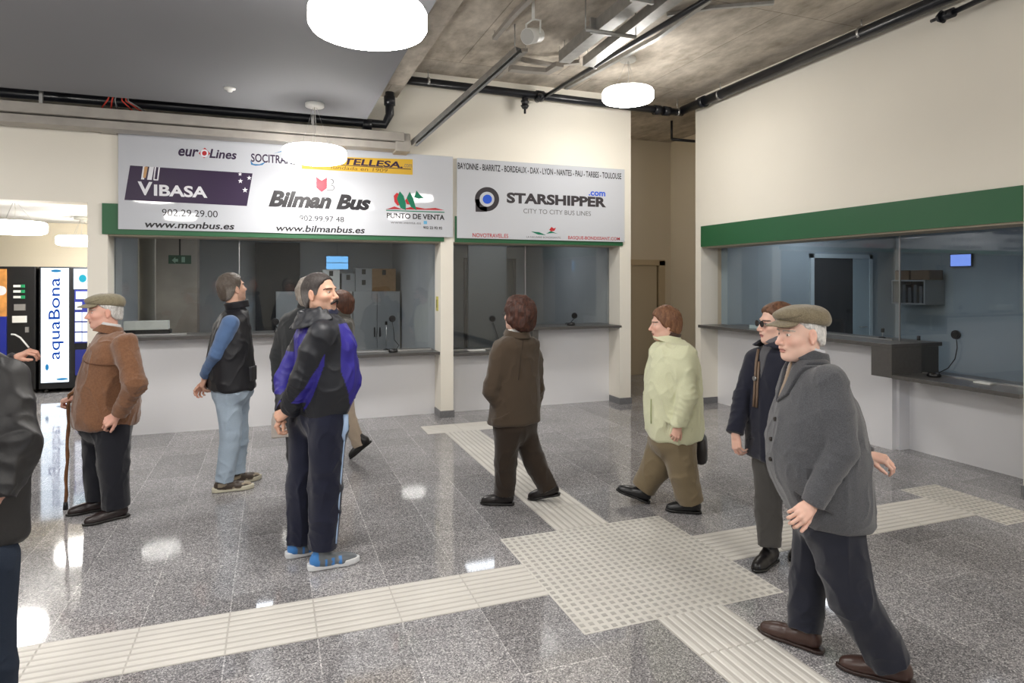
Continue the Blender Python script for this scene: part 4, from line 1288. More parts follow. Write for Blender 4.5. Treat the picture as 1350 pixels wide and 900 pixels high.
# ------------------------------------------------------------------ head
def head_field(h=.004, neck_to=None, f=None, fem=False, jaw=1.0, nose=1.0, neck_r=.056):
    F = Field((-.14, -.12, -.25), (.15, .12, .15), h)
    F.ell((-.012, 0, .030), (.098, .076, .092), .01)
    F.ell((.022, 0, -.030), (.070, .063, .080), .03)
    F.ell((.038, 0, -.072), (.048, .050 * jaw, .038), .03)
    F.ell((.072, 0, -.098), (.020, .022, .017), .025)
    for s in (-1, 1):
        F.cone((-.005, s * .052 * jaw, -.060), (.060, s * .022, -.098), .018, .014, .025)
        F.ell((.062, s * .040, -.026), (.026, .022, .020), .02)
    F.ell((.080, 0, .026), (.014, .050, .012), .016)
    for s in (-1, 1):
        F.ell((.096, s * .031, .004), (.018, .017, .012), .010, 's')
    F.cone((.088, 0, .012), (.108, 0, -.026), .008, .0105 * nose, .010)
    F.ell((.108 + .004 * nose, 0, -.033), (.012 * nose, .010 * nose, .010), .008)
    for s in (-1, 1):
        F.ell((.099, s * .012, -.037), (.011, .008, .008), .006)
        F.ell((.072, s * .031, .003), (.0140, .0150, .0135), .003)
    F.ell((.090, 0, -.055), (.012, .026, .008), .012)
    F.ell((.0935, 0, -.0615), (.0080, .022, .0048), .004)
    F.ell((.0920, 0, -.0715), (.0085, .020, .0055), .004)
    F.ell((.103, 0, -.0662), (.008, .022, .0016), .003, 's')
    for s in (-1, 1):
        R = rot(0, 0, 0)
        F.ell((-.008, s * .080, -.006), (.019, .008, .033), .006)
        F.ell((-.004, s * .090, -.002), (.010, .006, .020), .004, 's')
        F.ell((-.002, s * .083, -.034), (.008, .006, .010), .004)
    F.cone((-.022, 0, -.04), (-.045, 0, -.14) if neck_to is None else neck_to, neck_r, neck_r * 1.08, .03)
    return F


def head_color(P, skin, lips=None, brow=(60, 50, 45), iris=(60, 45, 35), ruddy=.5, stubble=0.0, brow_w=.0042):
    sk = np.array(lin(skin)); n = len(P)
    col = np.tile(sk, (n, 1))
    x, y, z = P.T
    t = noise3(P, 40)[:, None] * .05
    col = col * (1 + t)
    red = np.array([1.04, .86, .84])
    ck = np.exp(-(((np.abs(y) - .042) / .022) ** 2 + ((z + .028) / .022) ** 2)) * (x > .02)
    ns = np.exp(-((x - .115) / .02) ** 2 - ((z + .032) / .014) ** 2 - (y / .018) ** 2)
    er = ((np.abs(y) > .076) & (z < .03) & (z > -.045)) * .7
    w = np.clip((ck + ns + er) * ruddy, 0, 1)[:, None]
    col = col * (1 - w) + col * red * w
    if stubble:
        m = np.clip(((-z - .035) / .02), 0, 1) * (x > -.01) * np.exp(-np.clip(-z - .13, 0, 1) * 60) * stubble
        col = col * (1 - m[:, None]) + np.array(lin((105, 95, 90))) * m[:, None]
    lp = (x > .086) & (np.abs(y) < .023 - np.abs(z + .0665) * .8) & (z < -.0572) & (z > -.0765)
    col[lp] = np.array(lin(lips or (188, 130, 118)))
    mouth = (x > .084) & (np.abs(y) < .021) & (np.abs(z + .0662) < .0013)
    col[mouth] = np.array(lin((125, 78, 70)))
    for s in (-1, 1):
        ye, ze = y - s * .031, z - .003
        eye = (x > .078) & (np.abs(ye) < .0125) & (np.abs(ze) < .0045 * np.sqrt(np.clip(1 - (ye / .0128) ** 2, 0, 1)) + .0006)
        col[eye] = np.array(lin((222, 216, 208)))
        ir = eye & (ye ** 2 + (ze * 1.0) ** 2 < .0050 ** 2)
        col[ir] = np.array(lin(iris))
        lid = (x > .076) & (np.abs(ye) < .0145) & (ze > 0) & (~eye) & (ze < .0075 * np.sqrt(np.clip(1 - (ye / .015) ** 2, 0, 1)))
        col[lid] = col[lid] * .72
        bz = .021 + .004 * np.cos((np.abs(y) - .033) / .018) - .004
        br = (x > .055) & (np.abs(np.abs(y) - .034) < .021) & (np.abs(z - bz - .002) < brow_w * .8) & (y * s > 0)
        col[br] = np.array(lin(brow))
    return col


# ------------------------------------------------------------------ hand; wrist at the origin, fingers along +x, thumb side +y, back of the hand +z
def hand_field(curl=(25, 30, 20), spread=6, thumb=(35, 20), h=.003, scale=1.0, fore=.05):
    F = Field((-.07, -.08, -.10), (.20, .09, .06), h)
    kn = [(.088, .030, .004), (.092, .010, .007), (.087, -.010, .005), (.078, -.028, .0)]
    for i, k in enumerate(kn):
        F.cone((.008, .018 - .012 * i, 0), k, .0145, .0105, .012)
    F.ell((.045, 0, -.006), (.045, .036, .014), .012)
    L = [(.042, .026, .020), (.047, .029, .021), (.043, .027, .020), (.033, .021, .018)]
    for i, k in enumerate(kn):
        p = np.array(k, float); a = 0.0; sp = math.radians((1.5 - i) * spread)
        for j, l in enumerate(L[i]):
            a += math.radians(curl[j] + (3 * i if j == 0 else 0))
            q = p + l * np.array([math.cos(a) * math.cos(sp), math.cos(a) * math.sin(sp), -math.sin(a)])
            r0, r1 = .0092 - .0009 * j - (.001 if i == 3 else 0), .0086 - .0010 * j - (.001 if i == 3 else 0)
            F.cone(p, q, r0, r1, .003 if j else .006); p = q
    p = np.array((.022, .022, -.006)); a, b = math.radians(thumb[0]), math.radians(thumb[1])
    for l, r0, r1, da in ((.040, .0150, .0120, 0), (.030, .0112, .0098, .25), (.024, .0096, .0082, .2)):
        a -= da * .8
        q = p + l * np.array([math.cos(a) * math.cos(b), math.sin(a) * math.cos(b), -math.sin(b)])
        F.cone(p, q, r0, r1, .006); p = q
    F.cone((-fore, 0, 0), (.01, 0, 0), .027, .023, .014)
    return F


def shoe_parts(R, ank, length=.27, style='leather'):
    """ankle in person space; R turns shoe space (x forward, z up) into person space"""
    F = Field((-.12, -.08, -.11), (.24, .08, .08), .006)
    s = length / .27
    F.cone((-.035 * s, 0, -.045), (.03 * s, 0, -.05), .040, .038, .02)
    F.cone((.02 * s, 0, -.048), (.125 * s, .004, -.070), .040, .036, .025)
    F.cone((.10 * s, .0, -.066), (.155 * s, .004, -.072), .040, .034, .02)
    F.cone((-.02, 0, -.03), (-.01, 0, .03), .042, .040, .02)
    F.cut((0, 0, -.078), (0, 0, -1), .003)
    up = F
    S = Field((-.12, -.08, -.12), (.24, .08, .02), .006)
    t = .020 if style == 'trainer' else .012
    def sole(X, Y, Z):
        w = np.interp(np.clip(X.ravel() / s, -.1, .2), [-.085, -.06, 0, .06, .12, .165, .195], [.02, .036, .036, .038, .045, .036, .012])[:, None, None]
        d = np.maximum(np.abs(Y - .003) - w, np.maximum(-.083 * s - X, X - .198 * s))
        return smax(d, np.abs(Z + (.077 if style == 'trainer' else .085)) - (.019 if style == 'trainer' else .008), .004)
    S.add(sole, (-.12, -.08, -.12), (.22, .08, .02), .001)
    out = []
    for G in (up, S):
        P, Q = G.mesh(); out.append((P @ R.T + ank, Q))
    return out


SKIN = mat_attr('skin', .5, bump=.12, bscale=500, spec=.4, sss=.12)
CLOTH = mat_attr('woven_cloth', .85, bump=.35, bscale=420, spec=.2, sheen=.25, weave=.10)
TWEED = mat_attr('tweed_cloth', .9, bump=.5, bscale=260, spec=.15, sheen=.3, weave=.28)
NYLON = mat_attr('nylon_cloth', .5, bump=.15, bscale=150, spec=.45, weave=.05)
SUEDE = mat_attr('suede', .8, bump=.3, bscale=90, spec=.2, sheen=.4, weave=.16)
DENIM = mat_attr('washed_denim', .85, bump=.3, bscale=500, spec=.2, weave=.14)
LEATH = mat_attr('shoe_leather', .35, bump=.1, bscale=120, spec=.5)
HAIRM = mat_attr('hair_strands', .55, bump=.7, bscale=60, spec=.4, stretch=(5, 5, 1), weave=.3)


def person(**S):
    """every figure: joints are given where the photo shows them, turned into points of the place at the figure's own distance"""
    d0, bx, phi = S['d'], S['x'], S['phi']
    base = at(bx, d0)
    ray = math.pi / 2 - YAW - math.atan((bx - 675) / FOC)
    th = ray + math.radians(phi - 90)
    cosr = math.cos(math.atan((bx - 675) / FOC))
    ca, sa = math.cos(th), math.sin(th)
    root = empty('person', (float(base[0]), float(base[1]), 0), th, S['label'], 'person', S.get('group'))

    def L(px, py, dd=0.0, z=None):
        d = d0 + dd
        w = at(px, d) - base
        zz = CAMZ - (py - HOR) * d / FOC if z is None else z
        return np.array([w[0] * ca + w[1] * sa, -w[0] * sa + w[1] * ca, zz])
    sp, cp = abs(math.sin(math.radians(phi))), abs(math.cos(math.radians(phi)))

    def rows(rr):
        out = []
        for r in rr:
            y, xl, xr, ratio = r[:4]; dd = r[4] if len(r) > 4 else 0
            c = L((xl + xr) / 2, y, dd); w = (xr - xl) / 2 * (d0 + dd) / FOC * cosr
            a = w / math.sqrt(sp ** 2 + (ratio * cp) ** 2)
            out.append((c[2], c[0], c[1], a * ratio, a))
        return out
    T = rows(S['torso'])
    Tz = sorted(T)
    sc = S.get('s', 1.0)
    # ---------------- jacket / coat
    arms = [[np.array(L(*p)) for p in A] for A in S['arms']]
    ar = S.get('arm_r', [(.066, .052, .042)] * 2)
    hem = Tz[0][0]
    lo = np.min([np.array([t[1] - t[3], t[2] - t[4], t[0]]) for t in T] + [p - .1 for A in arms for p in A], 0) - .03
    hi = np.max([np.array([t[1] + t[3], t[2] + t[4], t[0]]) for t in T] + [p + .1 for A in arms for p in A], 0) + .03
    hv = S.get('h', .0075)
    tf, z0, z1 = d_stack(T)

    def sleeve(F, A, r, k1=.045, k2=.014):
        sh, el, wr = A
        F.cone(sh, sh + (el - sh) * .45, r[0], r[0] * .94, k1)
        F.cone(sh + (el - sh) * .4, el, r[0] * .95, r[1], k2)
        F.cone(el, wr, r[1], r[2], k2)
    cuffcut = []
    F = Field(lo, hi, hv)
    F.add(tf, lo, hi, .005)
    vest = S.get('vest', False)
    if not vest:
        for A, r in zip(arms, ar): sleeve(F, A, r)
    F.cut((0, 0, hem + .004), (0, 0, -1), .004)
    P, Q = F.mesh()
    # cuffs: flatten the sleeve ends
    def flat(P, A):
        el, wr = A[1], A[2]; u = (wr - el) / np.linalg.norm(wr - el)
        t = (P - wr) @ u; near = np.linalg.norm(P - wr, axis=1) < .11
        k = near & (t > 0)
        P[k] -= (t[k] * .85)[:, None] * u
    if not vest:
        for A in arms: flat(P, A)
    N = vnormals(P, Q)

    def folds(P, N, amp, joints=()):
        n1 = noise3(P * np.array([1, 1, .45]), 9.0, 3.1 + bx * .01); n2 = noise3(P * np.array([1, 1, .6]), 22.0, 1.7)
        n3 = noise3(P @ np.array([[.8, .3, .5], [-.3, .95, .1], [-.35, -.2, .55]]), 15.0, 6.3)
        rid = (1 - np.abs(n1)) ** 4 - .25; rid2 = (1 - np.abs(n3)) ** 5 - .18
        D = amp * (rid * 1.5 + rid2 * 1.15 * (.6 + .8 * n2) + n2 * .3)
        for J, U, wv in joints:
            U = U / np.linalg.norm(U); r2 = ((P - J) ** 2).sum(1)
            D += amp * 1.5 * np.exp(-r2 / .085 ** 2) * ((1 - np.abs(np.sin(((P - J) @ U) * math.pi / wv + n1 * 3.5 + n2))) ** 1.5 - .3) * (.6 + .6 * n2)
        return P + N * D[:, None]
    jo = [] if vest else [(A[1], A[2] - A[0], .042) for A in arms] + [(A[1] * .4 + A[2] * .6, A[2] - A[1], .05) for A in arms]
    amp = S.get('fold', .005)
    P0 = P.copy()
    P = folds(P, N, amp, jo)
    base_c = np.tile(np.array(lin(S['jacket'])), (len(P), 1))
    if 'jacket_zone' in S: base_c = S['jacket_zone'](P0, base_c, arms, T)
    jm = {'cloth': CLOTH, 'tweed': TWEED, 'nylon': NYLON, 'suede': SUEDE}[S.get('jmat', 'cloth')]
    jn = S.get('jname', 'jacket')
    jo_ = mesh_obj(jn, P, Q, jm, root, True, base_c)
    if vest:
        lo2 = np.min([p - .1 for A in arms for p in A], 0) - .02; hi2 = np.max([p + .1 for A in arms for p in A], 0) + .02
        for A, r in zip(arms, ar):
            G = Field(np.min(A, 0) - .1, np.max(A, 0) + .1, hv); sleeve(G, A, r)
            P2, Q2 = G.mesh(); flat(P2, A); P2 = folds(P2, vnormals(P2, Q2), .004, [(A[1], A[2] - A[0], .045)])
            mesh_obj('shirt_sleeve', P2, Q2, CLOTH, root, True, np.array(lin(S['shirt'])))

    # shell patches lying on the torso: (name, polygon test on (y, z), thickness, colour)
    for nm, inside, th_, colr, mt in S.get('patches', ()):
        G = Field(lo, hi, .005); tf2, _, _ = d_stack(T, 0)
        def pf(X, Y, Z, inside=inside, th_=th_): return smax(tf(X, Y, Z) - th_, inside(X, Y, Z), .003)
        G.V[...] = pf(*G.grid((slice(None),) * 3))
        P2, Q2 = G.mesh()
        if len(Q2): mesh_obj(nm, P2, Q2, mt, jo_, True, np.array(lin(colr)))

    # ---------------- head
    hc = L(*S['head'])
    Rh = rot(S.get('hyaw', 0), S.get('hpitch', 0), S.get('hroll', 0))
    nb = np.array([Tz[-1][1], Tz[-1][2], Tz[-1][0]])
    hs = S.get('hs', 1.0)
    nloc = (Rh.T @ (nb - np.array([0, 0, .03]) - hc)) / hs
    nloc = nloc * min(1, .235 / np.linalg.norm(nloc))
    HF = head_field(S.get('hh', .004), tuple(nloc), jaw=S.get('jaw', 1), nose=S.get('nose', 1), neck_r=S.get('neck_r', .054))
    HP, HQ = HF.mesh()
    hcol = head_color(HP, S.get('skin', (216, 178, 158)), brow=S.get('brow', (90, 80, 72)), ruddy=S.get('ruddy', .5), stubble=S.get('stubble', 0), lips=S.get('lips'))
    toW = lambda P: (P * hs) @ Rh.T + hc
    bodyV, bodyQ, bodyC = [toW(HP)], [HQ], [hcol]
    skin = np.array(lin(S.get('skin', (216, 178, 158))))

    # coarse body under the clothes
    legs = [[np.array(L(*p)) for p in Lg] for Lg in S['legs']]
    allp = np.array([p for A in arms + legs for p in A] + [nb])
    B = Field(allp.min(0) - .22, allp.max(0) + .12, .016)
    bt, _, _ = d_stack(T, -.035)
    B.add(bt, B.lo, B.ax and np.array([a[-1] for a in B.ax]), .01)
    for A in arms:
        B.cone(A[0], A[1], .045, .034, .03); B.cone(A[1], A[2], .034, .024, .02)
    pel = np.mean([l[0] for l in legs], 0)
    B.ell(pel, (.10, .13, .10), .03)
    for Lg in legs:
        B.cone(Lg[0], Lg[1], .070, .045, .03); B.cone(Lg[1], Lg[2], .045, .030, .02)
    if not S.get('no_body'):
        BP, BQ = B.mesh()
        bodyV.append(BP); bodyQ.append(BQ); bodyC.append(np.tile(skin, (len(BP), 1)))
    for hd in S.get('hands', ()):
        i, dr, nr = hd['arm'], np.array(hd['dir'], float), np.array(hd['back'], float)
        wr, el = arms[i][2], arms[i][1]
        # directions are given in view axes (right, up, away)
        def vw(v):
            g = v[0] * RT + v[2] * FW
            return np.array([g[0] * ca + g[1] * sa, -g[0] * sa + g[1] * ca, v[1]])
        x = vw(dr); x /= np.linalg.norm(x); z = vw(nr); z -= x * (z @ x); z /= np.linalg.norm(z); y = np.cross(z, x)
        m = -1 if hd.get('right', False) else 1
        G = hand_field(hd.get('curl', (25, 30, 20)), hd.get('spread', 5), hd.get('thumb', (35, 20)))
        P2, Q2 = G.mesh()
        P2 = P2 * hd.get('s', 1.0)
        if not hd.get('right', False):
            pass
        R2 = np.stack([x, y * (1 if not hd.get('flip') else -1), z], 1)
        if hd.get('flip'): Q2 = Q2[:, ::-1]
        W = P2 @ R2.T + wr + x * .012
        bodyV.append(W); bodyQ.append(Q2); c = np.tile(skin, (len(W), 1)) * (1 + noise3(P2, 60)[:, None] * .05) * np.array([1.0, .95, .94])
        bodyC.append(c)
    off = 0; QQ = []
    for v, q in zip(bodyV, bodyQ): QQ.append(q + off); off += len(v)
    mesh_obj('body', np.concatenate(bodyV), np.concatenate(QQ), SKIN, root, True, np.concatenate(bodyC))

    # ---------------- trousers
    tr = S.get('leg_r', (.095, .078, .070))
    tl = np.array([p for Lg in legs for p in Lg] + [pel])
    F = Field(tl.min(0) - .2, tl.max(0) + .16, hv)
    hipT = [r for r in T if r[0] < hem + .2]
    F.ell(pel + np.array([0, 0, .05]), (Tz[0][3] * .88, Tz[0][4] * .88, .16), .03)
    for i, Lg in enumerate(legs):
        r = tr[i] if isinstance(tr[0], (tuple, list)) else tr
        F.cone(Lg[0], Lg[1], r[0], r[1], .03); F.cone(Lg[1], Lg[2], r[1], r[2], .015)
    P, Q = F.mesh()
    for Lg in legs:
        u = (Lg[2] - Lg[1]) / np.linalg.norm(Lg[2] - Lg[1])
        t = (P - Lg[2]) @ u; near = np.linalg.norm(P - Lg[2], axis=1) < .12
        k = near & (t > -.005); P[k] -= ((t[k] + .005) * .92)[:, None] * u
    P0 = P.copy()
    P = folds(P, vnormals(P, Q), S.get('tfold', .005), [(Lg[2] - (Lg[2] - Lg[1]) * .12, Lg[2] - Lg[1], .06) for Lg in legs] + [(Lg[1], Lg[2] - Lg[0], .08) for Lg in legs])
    zl = P[:, 2] < .018
    P[zl, 2] = .018
    tc = np.tile(np.array(lin(S['trousers'])), (len(P), 1))
    if 'trouser_zone' in S: tc = S['trouser_zone'](P0, tc, legs)
    mesh_obj(S.get('tname', 'trousers'), P, Q, {'cloth': CLOTH, 'denim': DENIM, 'nylon': NYLON}[S.get('tmat', 'cloth')], root, True, tc)

    # ---------------- shoes
    for i, (Lg, sh) in enumerate(zip(legs, S['feet'])):
        if sh is None: continue
        yaw, pitch, ln = sh[:3]
        R = rot(yaw - phi, pitch)          # apparent heading like phi
        a = Lg[2].copy()
        toe = R @ np.array([.12 * ln / .27, 0, -.093]); heel = R @ np.array([-.07, 0, -.093]); tip = R @ np.array([.19 * ln / .27, 0, -.093])
        a[2] = -min(toe[2], heel[2], tip[2] if pitch < 0 else 9) + .004
        style = S.get('shoe_style', 'leather')
        (P1, Q1), (P2, Q2) = shoe_parts(R, a, ln, style)
        c1 = np.tile(np.array(lin(S['shoe'])), (len(P1), 1))
        if 'shoe_zone' in S: c1 = S['shoe_zone']((P1 - a) @ R, c1)
        so = mesh_obj('shoe', P1, Q1, LEATH, root, True, c1)
        mesh_obj('sole', P2, Q2, LEATH, so, True, np.array(lin(S.get('sole', (25, 22, 20)))))

    # ---------------- hair, caps, glasses and collars live on the head / neck
    H = S.get('hair')
    if H:
        G = Field((-.17, -.15, -.20), (.14, .15, .18), .0045)
        t_, zt, lift = H.get('t', .010), H.get('line', [(-.13, -.085), (-.07, -.08), (-.035, -.045), (-.005, -.0), (.02, -.005), (.035, .02), (.06, .055), (.085, .08), (.11, .13)]), H.get('lift', (0, 0, 0))
        xs, zs = zip(*zt)
        G.ell((-.012 + lift[0], 0, .030 + lift[2]), (.098 + t_, .076 + t_, .092 + t_), .01)
        if H.get('nape', True): G.ell((-.035, 0, -.035), (.068 + t_, .060 + t_, .075), .03)
        for c, r in H.get('puffs', ()): G.ell(c, r, .03)
        def mask(X, Y, Z): return (np.interp(X.ravel(), xs, zs)[:, None, None] - Z) * .7 + 0 * Y
        G.add(mask, G.lo, G.lo, .010, 'i')
        P, Q = G.mesh(); N = vnormals(P, Q)
        lum = H.get('lump', .003)
        D = lum * noise3(P, 26, bx) + H.get('strand', .0022) * noise3(P * np.array([1, 1, .18]), 170)
        P = P + N * D[:, None]
        c0, c1 = np.array(lin(H['col'])), np.array(lin(H.get('col2', H['col'])))
        m = np.clip(.5 + .6 * noise3(P * np.array([1, 1, .25]), 90, 5) , 0, 1)[:, None]
        if 'grey_side' in H:
            g = np.clip((-P[:, 2] + .035) / .04, 0, 1)[:, None] * (P[:, :1] > -.09)
            c = c0 * (1 - g) + np.array(lin(H['grey_side'])) * g
            c = c * (1 - .35 * m) + c1 * .35 * m
        else: c = c0 * (1 - m) + c1 * m
        mesh_obj('hair', toW(P), Q, HAIRM, root, True, c)
    K = S.get('cap')
    if K:
        G = Field((-.18, -.14, -.02), (.22, .14, .19), .0045)
        tilt = K.get('tilt', 8)
        G.ell((-.012, 0, .070), (.112, .094, .062), .01)
        G.ell((.040, 0, .082), (.085, .080, .034), .03)
        G.ell((-.060, 0, .070), (.070, .085, .052), .03)
        G.cut((0, 0, .050), (.12, 0, -1), .004)
        G.add(lambda X, Y, Z: smax(d_ell(X, Y, Z, np.array([.094, 0, .050]), (.078, .080, .034)), np.abs(Z - (.066 - .35 * (X - .08) - 5 * Y * Y)) - .0055, .004), (.0, -.1, 0), (.17, .1, .1), .006)
        P, Q = G.mesh(); N = vnormals(P, Q)
        P = P + N * (.0022 * noise3(P, 35))[:, None]
        k = rot(0, K.get('pitch', 0))
        cc = np.array(lin(K['col'])) * (1 + .12 * noise3(P, 150)[:, None])
        seam = (np.abs(P[:, 2] - (.066 - .35 * (P[:, 0] - .08)) - .012) < .0025) & (P[:, 0] > .05)
        cc[seam] *= .6
        mesh_obj('flat_cap', toW(P @ k.T), Q, TWEED, root, True, cc)
    if S.get('moustache'):
        G = Field((.07, -.05, -.09), (.13, .05, -.02), .002)
        for s in (-1, 1): G.cone((.108, s * .006, -.050), (.092, s * .029, -.066), .0085, .0065, .004)
        P, Q = G.mesh(); P = P + vnormals(P, Q) * (.0012 * noise3(P * np.array([1, 1, .4]), 300))[:, None]
        mesh_obj('moustache', toW(P), Q, HAIRM, root, True, np.array(lin(S['moustache'])))
    if S.get('glasses'):
        k = MB(); gl = S['glasses']
        for s in (-1, 1):
            k.tube([toW(np.array([[.108, s * (.033 + .020 * math.cos(t)), .001 + .015 * math.sin(t)]]))[0] for t in [2 * math.pi * i / 20 for i in range(21)]], .0016, 6)
            k.tube([toW(np.array([[q0, s * q1, q2]]))[0] for q0, q1, q2 in ((.107, .052, .006), (.05, .082, .006), (-.005, .087, .004), (-.02, .085, -.012))], .0017, 6)
        k.tube([toW(np.array([[.110, -.013, .005]]))[0], toW(np.array([[.113, 0, .007]]))[0], toW(np.array([[.110, .013, .005]]))[0]], .0016, 6)
        g_ = k.build('glasses', mat(*gl), root)
        if S.get('dark_lens'):
            k = MB()
            for s in (-1, 1):
                ctr = [toW(np.array([[.109, s * (.033 + .023 * math.cos(t)), .003 + .019 * math.sin(t)]]))[0] for t in [2 * math.pi * i / 24 for i in range(24)]]
                bk = [toW(np.array([[.106, s * (.033 + .023 * math.cos(t)), .003 + .019 * math.sin(t)]]))[0] for t in [2 * math.pi * i / 24 for i in range(24)]]
                k.add(ctr + bk, [tuple(range(24)), tuple(reversed(range(24, 48)))] + [(i, (i + 1) % 24, 24 + (i + 1) % 24, 24 + i) for i in range(24)])
            k.build('dark_lens', BLKP, g_)
    for Cn in S.get('collars', ()):
        c = nb + np.array(Cn.get('off', (0, 0, 0)))
        R, sl, hh, t, tilt = Cn.get('r', .075), Cn.get('flare', .0), Cn.get('hh', .03), Cn.get('t', .006), math.radians(Cn.get('tilt', 12))
        G = Field(c - .17, c + .17, .005)
        ct, st = math.cos(tilt), math.sin(tilt); gap = Cn.get('gap', .02)
        def cf(X, Y, Z):
            x, y, z = X - c[0], Y - c[1], Z - c[2]
            x, z = x * ct + z * st, -x * st + z * ct
            rho = np.sqrt((x / Cn.get('ex', 1.08)) ** 2 + y ** 2)
            dd = smax(np.abs(rho - (R + sl * z)) - t, np.abs(z) - hh, .006)
            if 'xmax' in Cn: dd = smax(dd, x - Cn['xmax'], .02)
            if gap: dd = smax(dd, np.minimum(x, gap * 1.0 + Cn.get('gz', .3) * (z + hh) - np.abs(y)), .004)
            return dd
        G.V[...] = cf(*G.grid((slice(None),) * 3))
        P, Q = G.mesh(); P = P + vnormals(P, Q) * (Cn.get('amp', .002) * noise3(P, 30))[:, None]
        mesh_obj(Cn.get('name', 'collar'), P, Q, Cn.get('mat', jm), jo_, True, np.array(lin(Cn.get('col', S['jacket']))))
    return dict(root=root, L=L, arms=arms, legs=legs, T=T, toW=toW, hc=hc, jacket=jo_, nb=nb, ca=ca, sa=sa)
# ------------------------------------------------------------------ the people
def surf(pr, z, ang):
    """point on the torso surface at height z, angle from the front (deg, left positive)"""
    R = np.array(sorted(pr['T'])); v = [pchip(np.array([z]), R[:, 0], R[:, i])[0] for i in range(1, 5)]
    a = math.radians(ang); c, s = math.cos(a), math.sin(a); n = 2.4
    k = (abs(c / v[2]) ** n + abs(s / v[3]) ** n) ** (-1 / n)
    return Vector((v[0] + k * c, v[1] + k * s, z)), Vector((c, s, 0))


def button(pr, z, ang, r, m, name='button'):
    p, n = surf(pr, z, ang)
    k = MB(); k.cyl(p, p + n * .009, r, r * .9, 16); return k.build(name, m, pr['jacket'])


# 1 the man in the grey blazer, nearest on the right
def vshape(z0, k, top=9):
    return lambda X, Y, Z: np.maximum(np.maximum(np.abs(Y) - (Z - z0) * k, -X - .02), z0 - Z) * .9
def lapel(z0, k, w, ztop):
    def f(X, Y, Z):
        a = np.abs(Y)
        inn = (Z - z0) * k
        out = inn + w * np.clip((Z - z0) / .05, 0, 1) * np.where(Z > ztop, .75, 1.0)
        return np.maximum(np.maximum(np.maximum(inn - a, a - out), -X - .04), z0 - Z) * .8
    return f
BTN = mat('dark_horn_button', (40, 34, 30), .4)
p = person(label='man in a grey tweed blazer and flat cap walking left in the foreground', d=2.9, x=1078, phi=200, h=.006,
    torso=[(470, 1048, 1083, .85), (483, 1040, 1093, .66), (503, 1032, 1112, .64), (545, 1016, 1133, .72), (585, 1008, 1141, .84), (625, 1012, 1146, .84), (655, 1026, 1149, .8), (686, 1044, 1148, .76)],
    arms=[[(1094, 503, -.17), (1110, 592, -.24), (1072, 664, -.24)], [(1084, 500, .17), (1118, 566, .22), (1140, 598, .10)]],
    arm_r=[(.070, .060, .047), (.066, .054, .042)], jacket=(84, 85, 89), jmat='tweed', jname='blazer', fold=.005,
    patches=[('shirt', vshape(1.14, .30), .003, (196, 196, 202), CLOTH), ('necktie', lambda X, Y, Z: np.maximum(np.maximum(np.abs(Y) - .014 - .05 * np.clip(1.30 - Z, 0, 1), -X), 1.15 - Z), .009, (150, 132, 112), CLOTH),
             ('lapel', lapel(1.13, .30, .062, 1.31), .015, (74, 75, 79), TWEED)],
    collars=[dict(name='blazer_collar', r=.074, flare=-.35, hh=.026, t=.006, tilt=14, gap=.03, off=(-.004, 0, .008), gz=.6, col=(76, 77, 81), mat=TWEED), dict(name='shirt_collar', r=.064, flare=-.15, hh=.024, t=.004, tilt=14, gap=.010, off=(.004, 0, .024), gz=.3, col=(200, 200, 206), mat=CLOTH)],
    head=(1055, 440), hyaw=16, hpitch=-3, hh=.003, skin=(230, 192, 174), brow=(170, 160, 150), ruddy=.9, nose=1.1, jaw=1.05,
    hair=dict(col=(225, 222, 218), col2=(190, 188, 186), t=.006, line=[(-.13, -.06), (-.06, -.055), (-.03, -.02), (-.01, .02), (.02, .03), (.05, .06), (.13, .12)]),
    cap=dict(col=(122, 112, 92), pitch=4),
    hands=[dict(arm=0, dir=(-.85, -.35, -.45), back=(-.3, .3, -1), curl=(48, 55, 35), s=.92), dict(arm=1, dir=(.75, -.15, -.55), back=(.0, .9, -.5), curl=(40, 45, 30), s=.88, flip=True)],
    legs=[[(1100, 690, -.08), (1122, 786, -.13), (1176, 876, -.20)], [(1078, 690, .08), (1066, 764, .10), (1060, 830, .05)]],
    leg_r=[(.115, .098, .082), (.105, .082, .072)], trousers=(33, 35, 46), feet=[(176, 0, .29), (163, 0, .29)], shoe=(66, 46, 40), sole=(48, 34, 30), tfold=.006)
for z in (1.06, .97, .88): button(p, z, 8, .010, BTN)
k = MB(); a, n = surf(p, .90, 62); b, _ = surf(p, .905, 98)
k.prism([(0, 0), (1, 0), (1, -.05), (0, -.05)], lambda u, v: a.lerp(b, u) + n * .012 + Vector((0, 0, v)), lambda u, v: a.lerp(b, u) - n * .01 + Vector((0, 0, v)))
k.build('pocket_flap', mat('blazer_flap_grey', (72, 73, 77), .9, bump=.3, bscale=200), p['jacket'], .004)

